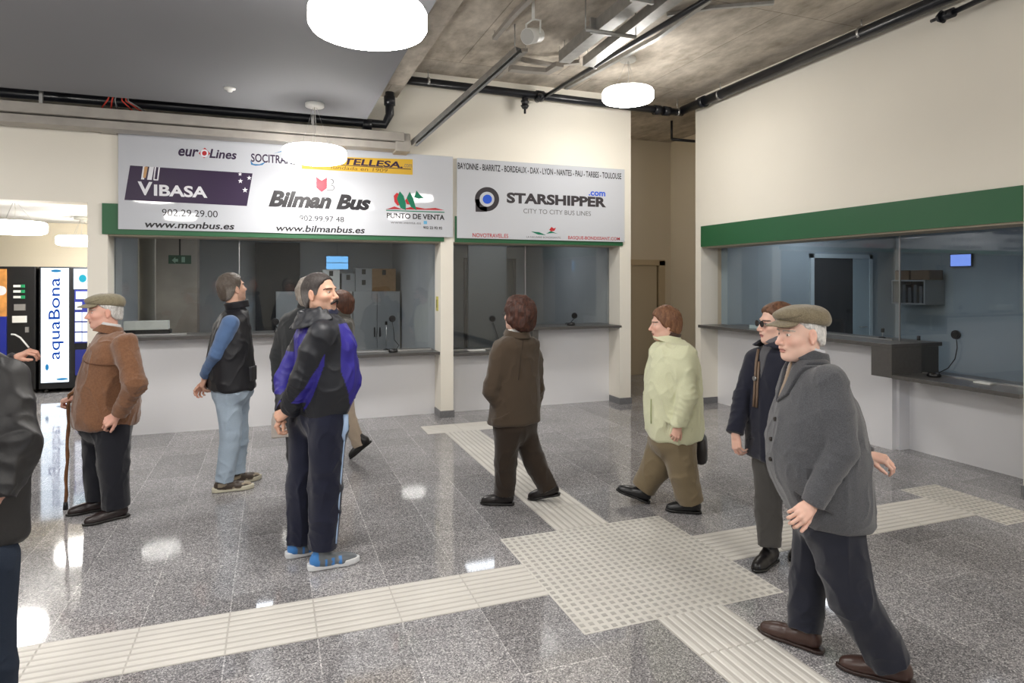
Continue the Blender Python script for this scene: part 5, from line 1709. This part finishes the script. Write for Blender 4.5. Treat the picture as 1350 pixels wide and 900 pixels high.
# 2 the man with the cane on the left
p = person(label='old man in a brown suede jacket and flat cap leaning on a cane', d=4.63, x=141, phi=181,
    torso=[(436, 131, 158, .9), (446, 123, 172, .64), (462, 115, 183, .64), (490, 105, 186, .76), (520, 99, 186, .82), (545, 96, 185, .84), (560, 98, 183, .84)],
    arms=[[(165, 454, -.18), (178, 505, -.25), (157, 546, -.22)], [(146, 454, .17), (118, 500, .2), (101, 522, .10)]],
    arm_r=[(.080, .070, .052), (.075, .06, .050)], jacket=(118, 82, 58), jmat='suede', fold=.007,
    collars=[dict(name='collar', r=.078, flare=-.5, hh=.030, t=.007, tilt=14, gap=.02, off=(.0, 0, .012), gz=.4), dict(name='shirt_collar', r=.062, flare=0, hh=.018, t=.004, tilt=14, gap=.0, off=(.0, 0, .042), col=(205, 205, 205), mat=CLOTH)],
    head=(138, 411), hyaw=8, hpitch=-3, skin=(216, 170, 152), ruddy=1.0, brow=(170, 160, 150), nose=1.15,
    hair=dict(col=(220, 218, 214), col2=(185, 182, 178), t=.010, line=[(-.13, -.07), (-.06, -.065), (-.03, -.03), (-.01, .01), (.02, .03), (.05, .06), (.13, .12)]),
    cap=dict(col=(132, 124, 102), pitch=3),
    hands=[dict(arm=0, dir=(-.8, -.5, -.1), back=(-.2, .3, -1), curl=(35, 45, 30)), dict(arm=1, dir=(-.9, -.35, -.1), back=(-.3, .9, -.2), curl=(55, 70, 40), flip=True)],
    legs=[[(150, 565, -.09), (150, 612, -.10), (153, 668, -.09)], [(131, 565, .08), (130, 612, .08), (131, 658, .08)]],
    leg_r=(.112, .098, .085), trousers=(24, 25, 33), feet=[(192, 0, .28), (186, 0, .28)], shoe=(40, 30, 30))
k = MB(); a, n = surf(p, 1.13, 20); b, n2 = surf(p, 1.11, 75)
k.tube([surf(p, 1.13 - .0004 * (q - 20), q)[0] + surf(p, 1.12, q)[1] * .004 for q in range(15, 100, 8)], .003, 6); k.build('chest_seam', mat('seam_brown', (96, 62, 40), .8), p['jacket'])
k = MB(); k.tube([surf(p, z, 1)[0] + Vector((.004, 0, 0)) for z in np.linspace(.70, 1.24, 12)], .004, 6); k.build('zip_placket', mat('seam_brown', (96, 62, 40), .8), p['jacket'])
hx = at(91, 4.70); hz = CAMZ - (525 - HOR) * 4.70 / FOC; g = at(86.5, 4.73)
o = empty('walking_cane', (float(g[0]), float(g[1]), 0)); tag(o, 'knotty brown wooden cane held by the man in the brown jacket', 'cane')
dx = Vector((float(hx[0] - g[0]), float(hx[1] - g[1]), hz)); rr = Vector((RT[0], RT[1], 0))
k = MB(); pts = [Vector((0, 0, .05)).lerp(dx, t) + rr * .004 * math.sin(t * 19) for t in np.linspace(0, 1, 14)]
pts += [dx + rr * .0 + Vector((0, 0, .025)), dx + rr * .03 + Vector((0, 0, .045)), dx + rr * .07 + Vector((0, 0, .045)), dx + rr * .10 + Vector((0, 0, .03))]
k.tube(pts, [.0115 + .0018 * math.sin(i * 2.3) for i in range(len(pts))], 10); k.build('shaft', mat('brown_cane_wood', (124, 84, 52), .45, var=.25, vscale=30), o)
k = MB(); k.cyl((0, 0, 0), (0, 0, .055), .018, .014, 16); k.build('rubber_tip', BLKP, o)

# 3 the man in the vest
p = person(label='man in a black padded vest and pale jeans looking up to the right', d=5.22, x=304, phi=8,
    torso=[(404, 303, 322, .9), (412, 292, 326, .64), (426, 284, 328, .62), (446, 278, 331, .66), (470, 274, 334, .72), (495, 273, 336, .74), (512, 274, 337, .74)],
    arms=[[(304, 426, -.19), (285, 467, -.21), (271, 494, -.10)], [(308, 426, .17), (290, 465, .14), (274, 500, -.02)]],
    arm_r=[(.066, .055, .045), (.064, .052, .042)], jacket=(26, 26, 31), jmat='nylon', jname='vest', vest=True, shirt=(86, 112, 152), fold=.007,
    collars=[dict(name='stand_collar', r=.078, flare=.1, hh=.030, t=.009, tilt=10, gap=.02, off=(.0, 0, .016))],
    head=(306, 380), hyaw=22, hpitch=12, skin=(214, 172, 150), stubble=.3,
    hair=dict(col=(82, 72, 64), col2=(112, 104, 98), grey_side=(120, 114, 108), t=.013, line=[(-.13, -.09), (-.07, -.085), (-.035, -.045), (-.008, -.005), (.02, -.02), (.032, .01), (.05, .06), (.085, .085), (.11, .13)], lump=.004),
    hands=[dict(arm=0, dir=(-.35, -.9, .15), back=(-.8, .3, -.5), curl=(35, 40, 25), flip=True), dict(arm=1, dir=(-.55, -.75, -.1), back=(-.5, .5, .6), curl=(35, 45, 25))],
    legs=[[(301, 520, -.09), (304, 572, -.09), (296, 634, -.09)], [(311, 520, .08), (314, 570, .10), (312, 622, .10)]],
    leg_r=(.098, .080, .068), trousers=(168, 184, 200), tmat='denim', tname='jeans', tfold=.008,
    feet=[(0, 0, .30), (22, 0, .29)], shoe=(150, 138, 118), sole=(205, 200, 180), shoe_style='trainer',
    shoe_zone=lambda P, c: np.where(((noise3(P, 30) > .1) & (P[:, 2] > -.07))[:, None], np.array(lin((70, 60, 52))), c))
k = MB()
for z in (1.18, 1.02, .90):
    pass
k.tube([surf(p, z, 0)[0] + Vector((.005, 0, 0)) for z in np.linspace(.84, 1.38, 12)], .005, 6); k.build('zip', BLKP, p['jacket'])
k = MB(); a, n = surf(p, 1.0, -62); b, n = surf(p, 1.0, -30); k.prism([(0, 0), (1, 0), (1, -.12), (0, -.12)], lambda u, v: a.lerp(b, u) + n * .022 + Vector((0, 0, v)), lambda u, v: a.lerp(b, u) - n * .01 + Vector((0, 0, v))); k.build('patch_pocket', mat('vest_pocket_black', (30, 30, 35), .55, bump=.2, bscale=60), p['jacket'], .008)

# 4 the man in the blue and black jacket
PUR, BLK4 = (48, 40, 142), (28, 30, 37)
def zone4(P, c, arms, T):
    c = np.tile(np.array(lin(BLK4)), (len(P), 1)); A = arms[0]
    def seg(P, a, b):
        u = b - a; t = np.clip(((P - a) @ u) / (u @ u), 0, 1); return np.linalg.norm(P - a - t[:, None] * u, axis=1), t
    m = np.zeros(len(P), bool)
    for A in arms:
        (d1, t1), (d2, t2) = seg(P, A[0], A[1]), seg(P, A[1], A[2])
        m |= (d1 < .088) | (d2 < .08)
    zy = 1.40
    front = (P[:, 0] > .045 + .35 * np.clip(1.16 - P[:, 2], 0, .3)) & (P[:, 2] < 1.43)
    back = (P[:, 0] < -.05 - .25 * np.clip(1.2 - P[:, 2], 0, .4)) & (P[:, 2] < 1.41)
    c[(front | back) & ~m] = np.array(lin(PUR))
    A = arms[0]; e = A[1]
    und = m & (P[:, 2] < e[2] + .16) & (P[:, 2] > e[2] - .14) & ((P[:, 0] - e[0]) > .018 + .5 * np.clip(P[:, 2] - e[2], -.2, .2)) & (P[:, 1] < 0)
    c[und] = np.array(lin(PUR))
    A = arms[1]; far = (P[:, 1] > .12) & (P[:, 2] < 1.25) & (P[:, 2] > A[2][2] + .10)
    c[far] = np.array(lin(PUR))
    return c
p = person(label='moustached man in a blue and black hooded jacket, hands behind his back', d=3.85, x=420, phi=18, h=.0065,
    torso=[(410, 410, 440, .85), (421, 398, 450, .62), (440, 392, 461, .62), (472, 390, 469, .70), (503, 390, 472, .74), (528, 391, 464, .72), (546, 392, 457, .70)],
    arms=[[(424, 442, -.19), (398, 500, -.20), (382, 540, -.10)], [(410, 440, .18), (378, 498, .13), (374, 542, -.02)]],
    arm_r=[(.082, .072, .055), (.080, .068, .052)], jacket=BLK4, jacket_zone=zone4, jmat='nylon', jname='hooded_jacket', fold=.007,
    collars=[dict(name='folded_hood', r=.105, flare=-.9, hh=.042, t=.028, tilt=18, xmax=.03, gap=.055, off=(-.026, 0, -.008), gz=.8, amp=.007, col=(30, 32, 38)), dict(name='stand_collar', r=.082, flare=.0, hh=.024, t=.008, tilt=20, gap=.035, off=(.0, 0, -.018), col=(44, 48, 72))],
    head=(422, 387), hyaw=-52, hpitch=5, skin=(216, 172, 148), stubble=.12, brow=(50, 42, 38), hh=.0035, moustache=(42, 34, 32), nose=1.1,
    hair=dict(col=(52, 46, 44), col2=(80, 74, 72), grey_side=(120, 116, 114), t=.008, line=[(-.13, -.09), (-.07, -.085), (-.035, -.045), (-.01, -.005), (.02, -.015), (.033, .02), (.06, .066), (.080, .090), (.11, .13)]),
    hands=[dict(arm=0, dir=(-.85, -.5, .2), back=(-.4, .5, -.8), curl=(50, 60, 40), flip=True, s=.95), dict(arm=1, dir=(-.3, -.85, -.3), back=(-.8, .2, -.4), curl=(45, 50, 30), s=.92)],
    legs=[[(433, 556, -.09), (429, 640, -.09), (426, 722, -.09)], [(406, 556, .08), (400, 640, .08), (396, 714, .08)]],
    leg_r=(.112, .094, .080), trousers=(28, 31, 50), tmat='cloth', tname='tracksuit_trousers', tfold=.006,
    feet=[(8, 0, .29), (12, 0, .29)], shoe=(110, 116, 122), sole=(228, 230, 232), shoe_style='trainer',
    shoe_zone=lambda P, c: np.where(((P[:, 0] < -.03) | ((np.sin(P[:, 0] * 150) > .45) & (P[:, 0] < .10) & (P[:, 2] < -.03)))[:, None], np.array(lin((70, 135, 205))), c))
for li, (hw, cl) in enumerate((((.0055), (170, 195, 230)),)):
    k = MB(); Lg = p['legs'][0]; P_ = []
    for t in np.linspace(.0, 1.9, 22):
        q = Lg[0] + (Lg[1] - Lg[0]) * min(t, 1) if t <= 1 else Lg[1] + (Lg[2] - Lg[1]) * (t - 1)
        r = np.interp(t, [0, 1, 2], [.112, .094, .080]) + .004
        a = math.radians(-52); P_.append(Vector(q) + Vector((math.cos(a), math.sin(a), 0)) * r)
    k.tube(P_, .005, 6); k.build('side_piping', mat('pale_blue_piping', cl, .6), p['root'])
k = MB(); a = Vector(P_[0]) ; 
k.tube([P_[0] + Vector((0, 0, .05)), P_[1], P_[2] + Vector((-.01, 0, 0)), P_[3]], [.016, .020, .014, .006], 8); k.build('pocket_trim', mat('pale_blue_piping', (170, 195, 230), .6), p['root'])

# 5 and 6 hidden behind him
p5 = person(label='grey-haired person in a dark coat holding a bag, behind the moustached man', d=5.05, x=404, phi=95,
    torso=[(402, 396, 418, .9), (411, 384, 430, .6), (430, 374, 436, .6), (470, 371, 437, .62), (510, 369, 437, .65), (540, 369, 437, .65)],
    arms=[[(381, 425, .0), (366, 470, -.04), (368, 516, -.05)], [(432, 425, .02), (438, 470, .02), (432, 515, .02)]],
    arm_r=[(.068, .056, .046)] * 2, jacket=(44, 46, 48), jmat='cloth', jname='coat',
    head=(406, 388), hyaw=0, skin=(205, 160, 140), hair=dict(col=(176, 168, 160), col2=(140, 130, 120), t=.02, lump=.006, line=[(-.13, -.10), (-.05, -.09), (-.01, -.03), (.03, -.01), (.05, .04), (.13, .1)]),
    collars=[dict(name='collar', r=.075, flare=-.3, hh=.028, t=.007, off=(0, 0, .01))],
    hands=[dict(arm=0, dir=(.05, -1, 0), back=(-1, 0, 0), curl=(50, 60, 40))],
    legs=[[(392, 550, 0), (392, 600, 0), (394, 642, 0)], [(418, 550, 0), (418, 600, 0), (418, 642, 0)]], leg_r=(.09, .075, .06), trousers=(50, 50, 54), feet=[(95, 0, .26), (88, 0, .26)], shoe=(30, 28, 28))
w = at(371, 5.0); zt = CAMZ - (521 - HOR) * 5.0 / FOC
o = empty('shopping_bag', (float(w[0]), float(w[1]), CAMZ - (577 - HOR) * 5.0 / FOC), -YAW + .2); tag(o, 'pale grey bag hanging from the hand of the half-hidden dark-coated person', 'bag')
H_ = zt - o.location.z
G = Field((-.1, -.06, -.01), (.1, .06, .22), .006)
G.add(lambda X, Y, Z: smax(np.maximum(np.abs(X) - .072 + .06 * np.clip(Z - .12, 0, 1), np.abs(Y) - .03 + .12 * np.clip(Z - .05, 0, .2)), np.maximum(-Z + .004, Z - .20), .012), (-.1, -.06, 0), (.1, .06, .21), .001)
P, Q = G.mesh(); P += vnormals(P, Q) * (.005 * noise3(P, 22))[:, None]
mesh_obj('bag_body', P, Q, NYLON, o, True, np.array(lin((176, 168, 162))))
k = MB()
for y in (-.012, .012): k.tube([(-.03, y, .19), (-.02, y * .5, (H_ + .19) / 2), (0, 0, H_), (.02, y * .5, (H_ + .19) / 2), (.03, y, .19)], .004, 6)
k.build('handle', mat('bag_handle_grey', (150, 142, 138), .6), o)
person(label='brown-haired person in beige trousers walking behind the moustached man', d=6.15, x=448, phi=175,
    torso=[(414, 443, 458, .9), (422, 437, 464, .64), (440, 435, 467, .66), (470, 433, 467, .7), (500, 433, 467, .72)],
    arms=[[(456, 430, -.16), (460, 462, -.18), (450, 490, -.16)], [(450, 430, .16), (446, 462, .2), (440, 490, .2)]],
    arm_r=[(.062, .052, .042)] * 2, jacket=(84, 82, 76), jmat='cloth',
    head=(449, 402), hyaw=-15, skin=(205, 160, 140), hair=dict(col=(92, 56, 40), col2=(64, 40, 30), t=.024, lump=.006, line=[(-.13, -.10), (-.05, -.09), (-.01, -.03), (.03, -.01), (.05, .04), (.13, .1)]),
    collars=[dict(name='collar', r=.075, flare=-.3, hh=.028, t=.007, off=(0, 0, .01))],
    legs=[[(453, 505, -.07), (459, 548, -.07), (474, 588, -.07)], [(446, 505, .07), (438, 548, .08), (432, 590, .1)]], leg_r=(.085, .068, .056), trousers=(176, 160, 142), feet=[(178, -38, .25), (180, 0, .25)], shoe=(28, 26, 26))

# 7 woman in brown, seen from behind
p = person(label='woman in a brown coat and trousers seen from behind at the lower counter', d=4.88, x=679, phi=124,
    torso=[(440, 670, 694, .9), (448, 656, 707, .60), (466, 650, 710, .57), (500, 650, 710, .62), (530, 648, 711, .66), (558, 645, 712, .68)],
    arms=[[(659, 470, -.10), (647, 516, -.13), (662, 540, -.08)], [(703, 470, .10), (708, 512, .13), (702, 545, .2)]],
    arm_r=[(.064, .060, .052), (.062, .055, .045)], jacket=(72, 60, 48), jmat='cloth', jname='coat', fold=.005,
    collars=[dict(name='collar', r=.088, flare=-.4, hh=.024, t=.008, tilt=8, gap=.02, off=(0, 0, .008)), dict(name='white_scarf', r=.066, flare=-.2, hh=.026, t=.010, tilt=-4, gap=0, off=(.016, .004, .010), col=(222, 220, 216), mat=CLOTH)],
    head=(682, 415), hyaw=14, hpitch=4, skin=(224, 186, 168), glasses=('thin_dark_frame', (60, 50, 45), .4),
    hair=dict(col=(84, 50, 38), col2=(46, 28, 24), t=.034, lift=(-.018, 0, .0), lump=.011, strand=.004, line=[(-.15, -.12), (-.06, -.115), (-.02, -.075), (.02, -.03), (.045, .01), (.065, .06), (.11, .11)], puffs=[((-.055, 0, -.05), (.090, .098, .090)), ((-.02, 0, .07), (.09, .08, .07)), ((-.02, 0, -.02), (.075, .112, .085))]),
    legs=[[(669, 566, -.06), (666, 610, -.06), (665, 652, -.05)], [(690, 566, .05), (704, 606, .05), (723, 645, .02)]],
    leg_r=(.098, .084, .074), trousers=(48, 38, 30), feet=[(176, 0, .25), (168, -12, .25)], shoe=(24, 18, 18), sole=(20, 18, 18))
k = MB(); k.tube([surf(p, z, 178 - (1.35 - z) * 60)[0] + surf(p, z, 178)[1] * .004 for z in np.linspace(.95, 1.33, 9)], .002, 6); k.build('back_seam', mat('seam_dark_brown', (50, 40, 32), .8), p['jacket'])

# 8 woman in pale green
p = person(label='woman in a pale green coat and khaki trousers walking left', d=4.75, x=884, phi=180,
    torso=[(447, 870, 897, .95), (456, 861, 911, .72), (474, 855, 920, .70), (505, 850, 925, .78), (535, 849, 927, .84), (560, 851, 927, .86), (577, 855, 925, .86)],
    arms=[[(901, 470, -.19), (906, 520, -.27), (895, 560, -.25)], [(888, 470, .18), (902, 520, .24), (910, 558, .22)]],
    arm_r=[(.078, .068, .052), (.07, .06, .046)], jacket=(214, 216, 184), jmat='cloth', jname='coat', fold=.009,
    collars=[dict(name='coat_collar', r=.084, flare=-.9, hh=.036, t=.006, tilt=18, gap=.025, off=(.0, 0, .012), gz=.5), dict(name='dark_neck_scarf', r=.066, flare=0, hh=.024, t=.007, tilt=16, gap=0, off=(.0, 0, .036), col=(70, 52, 44), mat=CLOTH)],
    head=(877, 427), hyaw=12, hpitch=-4, skin=(222, 180, 162), nose=1.15, lips=(178, 112, 104),
    hair=dict(col=(136, 96, 68), col2=(100, 66, 46), t=.017, lump=.005, strand=.003, line=[(-.15, -.085), (-.07, -.08), (-.03, -.055), (.0, -.035), (.02, -.02), (.045, .015), (.07, .055), (.10, .085), (.13, .11)]),
    hands=[dict(arm=0, dir=(-.35, -.9, -.1), back=(-.1, .1, -1), curl=(40, 50, 30), s=.8), dict(arm=1, dir=(.2, -1, 0), back=(.3, 0, 1), curl=(60, 70, 40), s=.9, flip=True)],
    legs=[[(894, 585, -.08), (901, 625, -.09), (911, 662, -.09)], [(876, 585, .08), (864, 617, .10), (848, 644, .12)]],
    leg_r=(.125, .104, .088), trousers=(124, 110, 86), feet=[(180, 0, .25), (174, 16, .26)], shoe=(24, 24, 26), sole=(20, 20, 20))
for z in (1.15, 1.0, .85, .70): button(p, z, 6, .009, mat('pale_button', (170, 172, 140), .4))
k = MB(); k.tube([surf(p, z, 50 + (z - .7) * 20)[0] + surf(p, z, 52)[1] * .005 for z in np.linspace(.66, .84, 6)], .004, 6); k.build('pocket_welt', mat('pale_green_welt', (166, 174, 130), .8), p['jacket'])
dq = 5.04
w = at(924, dq); zb = CAMZ - (609 - HOR) * dq / FOC
o = empty('handbag', (float(w[0]), float(w[1]), zb), -YAW + math.radians(-18)); tag(o, 'black leather handbag hanging behind the woman in the pale green coat', 'bag')
G = Field((-.10, -.16, -.02), (.10, .16, .27), .006)
G.add(lambda X, Y, Z: smax(((np.abs(X) / (.052)) ** 2.5 + (np.abs(Y) / .13) ** 3 + 0 * Z) ** .4 * .05 - .05 + .10 * np.clip(Z - .12, 0, 1), np.maximum(-Z + .004 + 2.0 * np.maximum(X, 0) ** 2, Z - .21), .03), (-.08, -.15, 0), (.08, .15, .23), .001)
P, Q = G.mesh(); P += vnormals(P, Q) * (.003 * noise3(P, 20))[:, None]
mesh_obj('bag_body', P, Q, LEATH, o, True, np.array(lin((30, 26, 28))))
ht = CAMZ - (566 - HOR) * dq / FOC - zb
k = MB()
for y in (-.03, .03): k.tube([(-.03, y, .19), (-.03, y * .8, .26), (-.06, 0, max(.30, ht)), (.0, y * .8, .25), (.03, y, .19)], .006, 8)
k.build('handle', LEATH if False else mat('black_bag_handle', (28, 25, 27), .4), o)

# 9 woman in navy behind the blazer man
p = person(label='woman in a navy coat and sunglasses half hidden behind the blazer man', d=3.85, x=1020, phi=222,
    torso=[(452, 1012, 1036, .9), (462, 998, 1050, .62), (482, 992, 1054, .6), (520, 988, 1056, .66), (560, 985, 1056, .7), (605, 984, 1058, .72)],
    arms=[[(1046, 478, -.12), (1062, 525, -.14), (1058, 572, -.2)], [(998, 477, .10), (979, 525, .10), (969, 570, .03)]],
    arm_r=[(.066, .056, .046), (.070, .058, .050)], jacket=(30, 32, 46), jmat='cloth', jname='coat', fold=.005,
    collars=[dict(name='coat_collar', r=.088, flare=-.9, hh=.038, t=.009, tilt=12, gap=.035, off=(0, 0, .0), gz=.6), dict(name='grey_scarf', r=.066, flare=-.2, hh=.026, t=.008, tilt=8, gap=0, off=(.0, 0, .02), col=(104, 102, 106), mat=CLOTH)],
    patches=[('scarf_front', vshape(1.10, .22), .004, (88, 88, 92), CLOTH)],
    head=(1024, 427), hyaw=-16, hpitch=0, skin=(226, 186, 168), glasses=('black_frame', (20, 20, 22), .3), dark_lens=True, lips=(176, 112, 108),
    hair=dict(col=(120, 84, 62), col2=(80, 54, 40), t=.016, lump=.004, line=[(-.15, -.07), (-.06, -.065), (-.03, -.04), (.0, -.01), (.03, .01), (.05, .05), (.08, .08), (.13, .12)]),
    hands=[dict(arm=1, dir=(.1, -1, -.1), back=(-.9, 0, -.4), curl=(30, 40, 25), s=.9, flip=True)],
    legs=[[(1036, 612, -.02), (1052, 655, .0), (1062, 700, .1)], [(1014, 612, .04), (1013, 662, .02), (1014, 720, -.03)]],
    leg_r=(.095, .076, .066), trousers=(74, 72, 70), feet=[(240, 0, .25), (244, 0, .26)], shoe=(22, 20, 22), sole=(18, 18, 18))
k = MB(); st = [surf(p, z, a)[0] + surf(p, z, a)[1] * .010 for z, a in ((1.27, -34), (1.20, -26), (1.10, -20), (1.0, -16), (.93, -14))]
k.tube(st, .009, 8); k.tube([v + Vector((0, .022, 0)) for v in st[1:]], .007, 8); k.build('leather_strap', mat('brown_strap_leather', (112, 92, 76), .5), p['jacket'])
k = MB(); q = st[2] + Vector((.012, .01, 0)); k.cyl(q, q + Vector((.008, 0, 0)), .014, n=14); k.build('strap_buckle', STEEL, p['jacket'])

# 10 the near figure cut by the left edge, 11 the one behind him
person(label='person in a black leather jacket and jeans cut off by the left edge, nearest', d=2.06, x=-40, phi=95, h=.007,
    torso=[(455, -100, -50, .9), (468, -120, -5, .62), (495, -128, 26, .6), (560, -128, 34, .62), (640, -125, 40, .65), (722, -122, 44, .66)],
    arms=[[(-118, 500, 0), (-150, 590, 0), (-130, 670, -.1)], [(1, 503, -.02), (22, 585, -.07), (-6, 652, -.14)]],
    arm_r=[(.07, .06, .05), (.074, .068, .056)], jacket=(38, 37, 38), jmat='nylon', jname='leather_jacket', fold=.008,
    head=(-78, 395), skin=(200, 155, 135), hair=dict(col=(60, 55, 50), t=.01),
    collars=[dict(name='collar', r=.078, flare=-.2, hh=.03, t=.008, off=(0, 0, .012))],
    hands=[dict(arm=1, dir=(-.6, -.7, -.3), back=(1, 0, -.3), curl=(40, 45, 30))],
    legs=[[(-90, 740, 0), (-88, 880, 0), (-86, 1030, 0)], [(-22, 740, 0), (-20, 880, 0), (-14, 1030, 0)]], leg_r=(.092, .080, .072), trousers=(40, 48, 62), tmat='denim', tname='jeans', feet=[(95, 0, .28), (95, 0, .28)], shoe=(30, 28, 28))
p = person(label='person at the left edge reaching out a hand with a white strip', d=4.4, x=-62, phi=10,
    torso=[(412, -72, -50, .9), (424, -92, -32, .62), (445, -98, -26, .62), (500, -100, -24, .7), (560, -100, -24, .7)],
    arms=[[(-52, 445, -.18), (-26, 500, -.22), (21, 472, -.18)], [(-60, 445, .17), (-66, 500, .2), (-50, 545, .2)]],
    arm_r=[(.066, .056, .046)] * 2, jacket=(36, 36, 40), jmat='cloth',
    head=(-58, 388), skin=(200, 155, 135), hair=dict(col=(60, 55, 50), t=.01),
    hands=[dict(arm=0, dir=(.9, .45, .0), back=(-.3, .8, -.5), curl=(45, 55, 35), flip=True)],
    legs=[[(-52, 570, -.08), (-30, 630, -.08), (-6, 690, 0)], [(-62, 570, .08), (-70, 630, .08), (-78, 685, .1)]], leg_r=(.095, .08, .07), trousers=(40, 40, 46), feet=[(5, 0, .27), (5, 0, .27)], shoe=(40, 34, 32))
dq = 4.2
a = [at(x, dq) for x in (38, 33, 27, 20, 15)]; zz = [CAMZ - (y - HOR) * dq / FOC for y in (458, 452, 445, 441, 440.5)]
k = MB(); k.tube([(float(q[0]), float(q[1]), z) for q, z in zip(a, zz)], .0055, 8); tag(k.build('white_strip', WHITEP), 'thin bent white strip held in the hand at the left edge', 'strip')
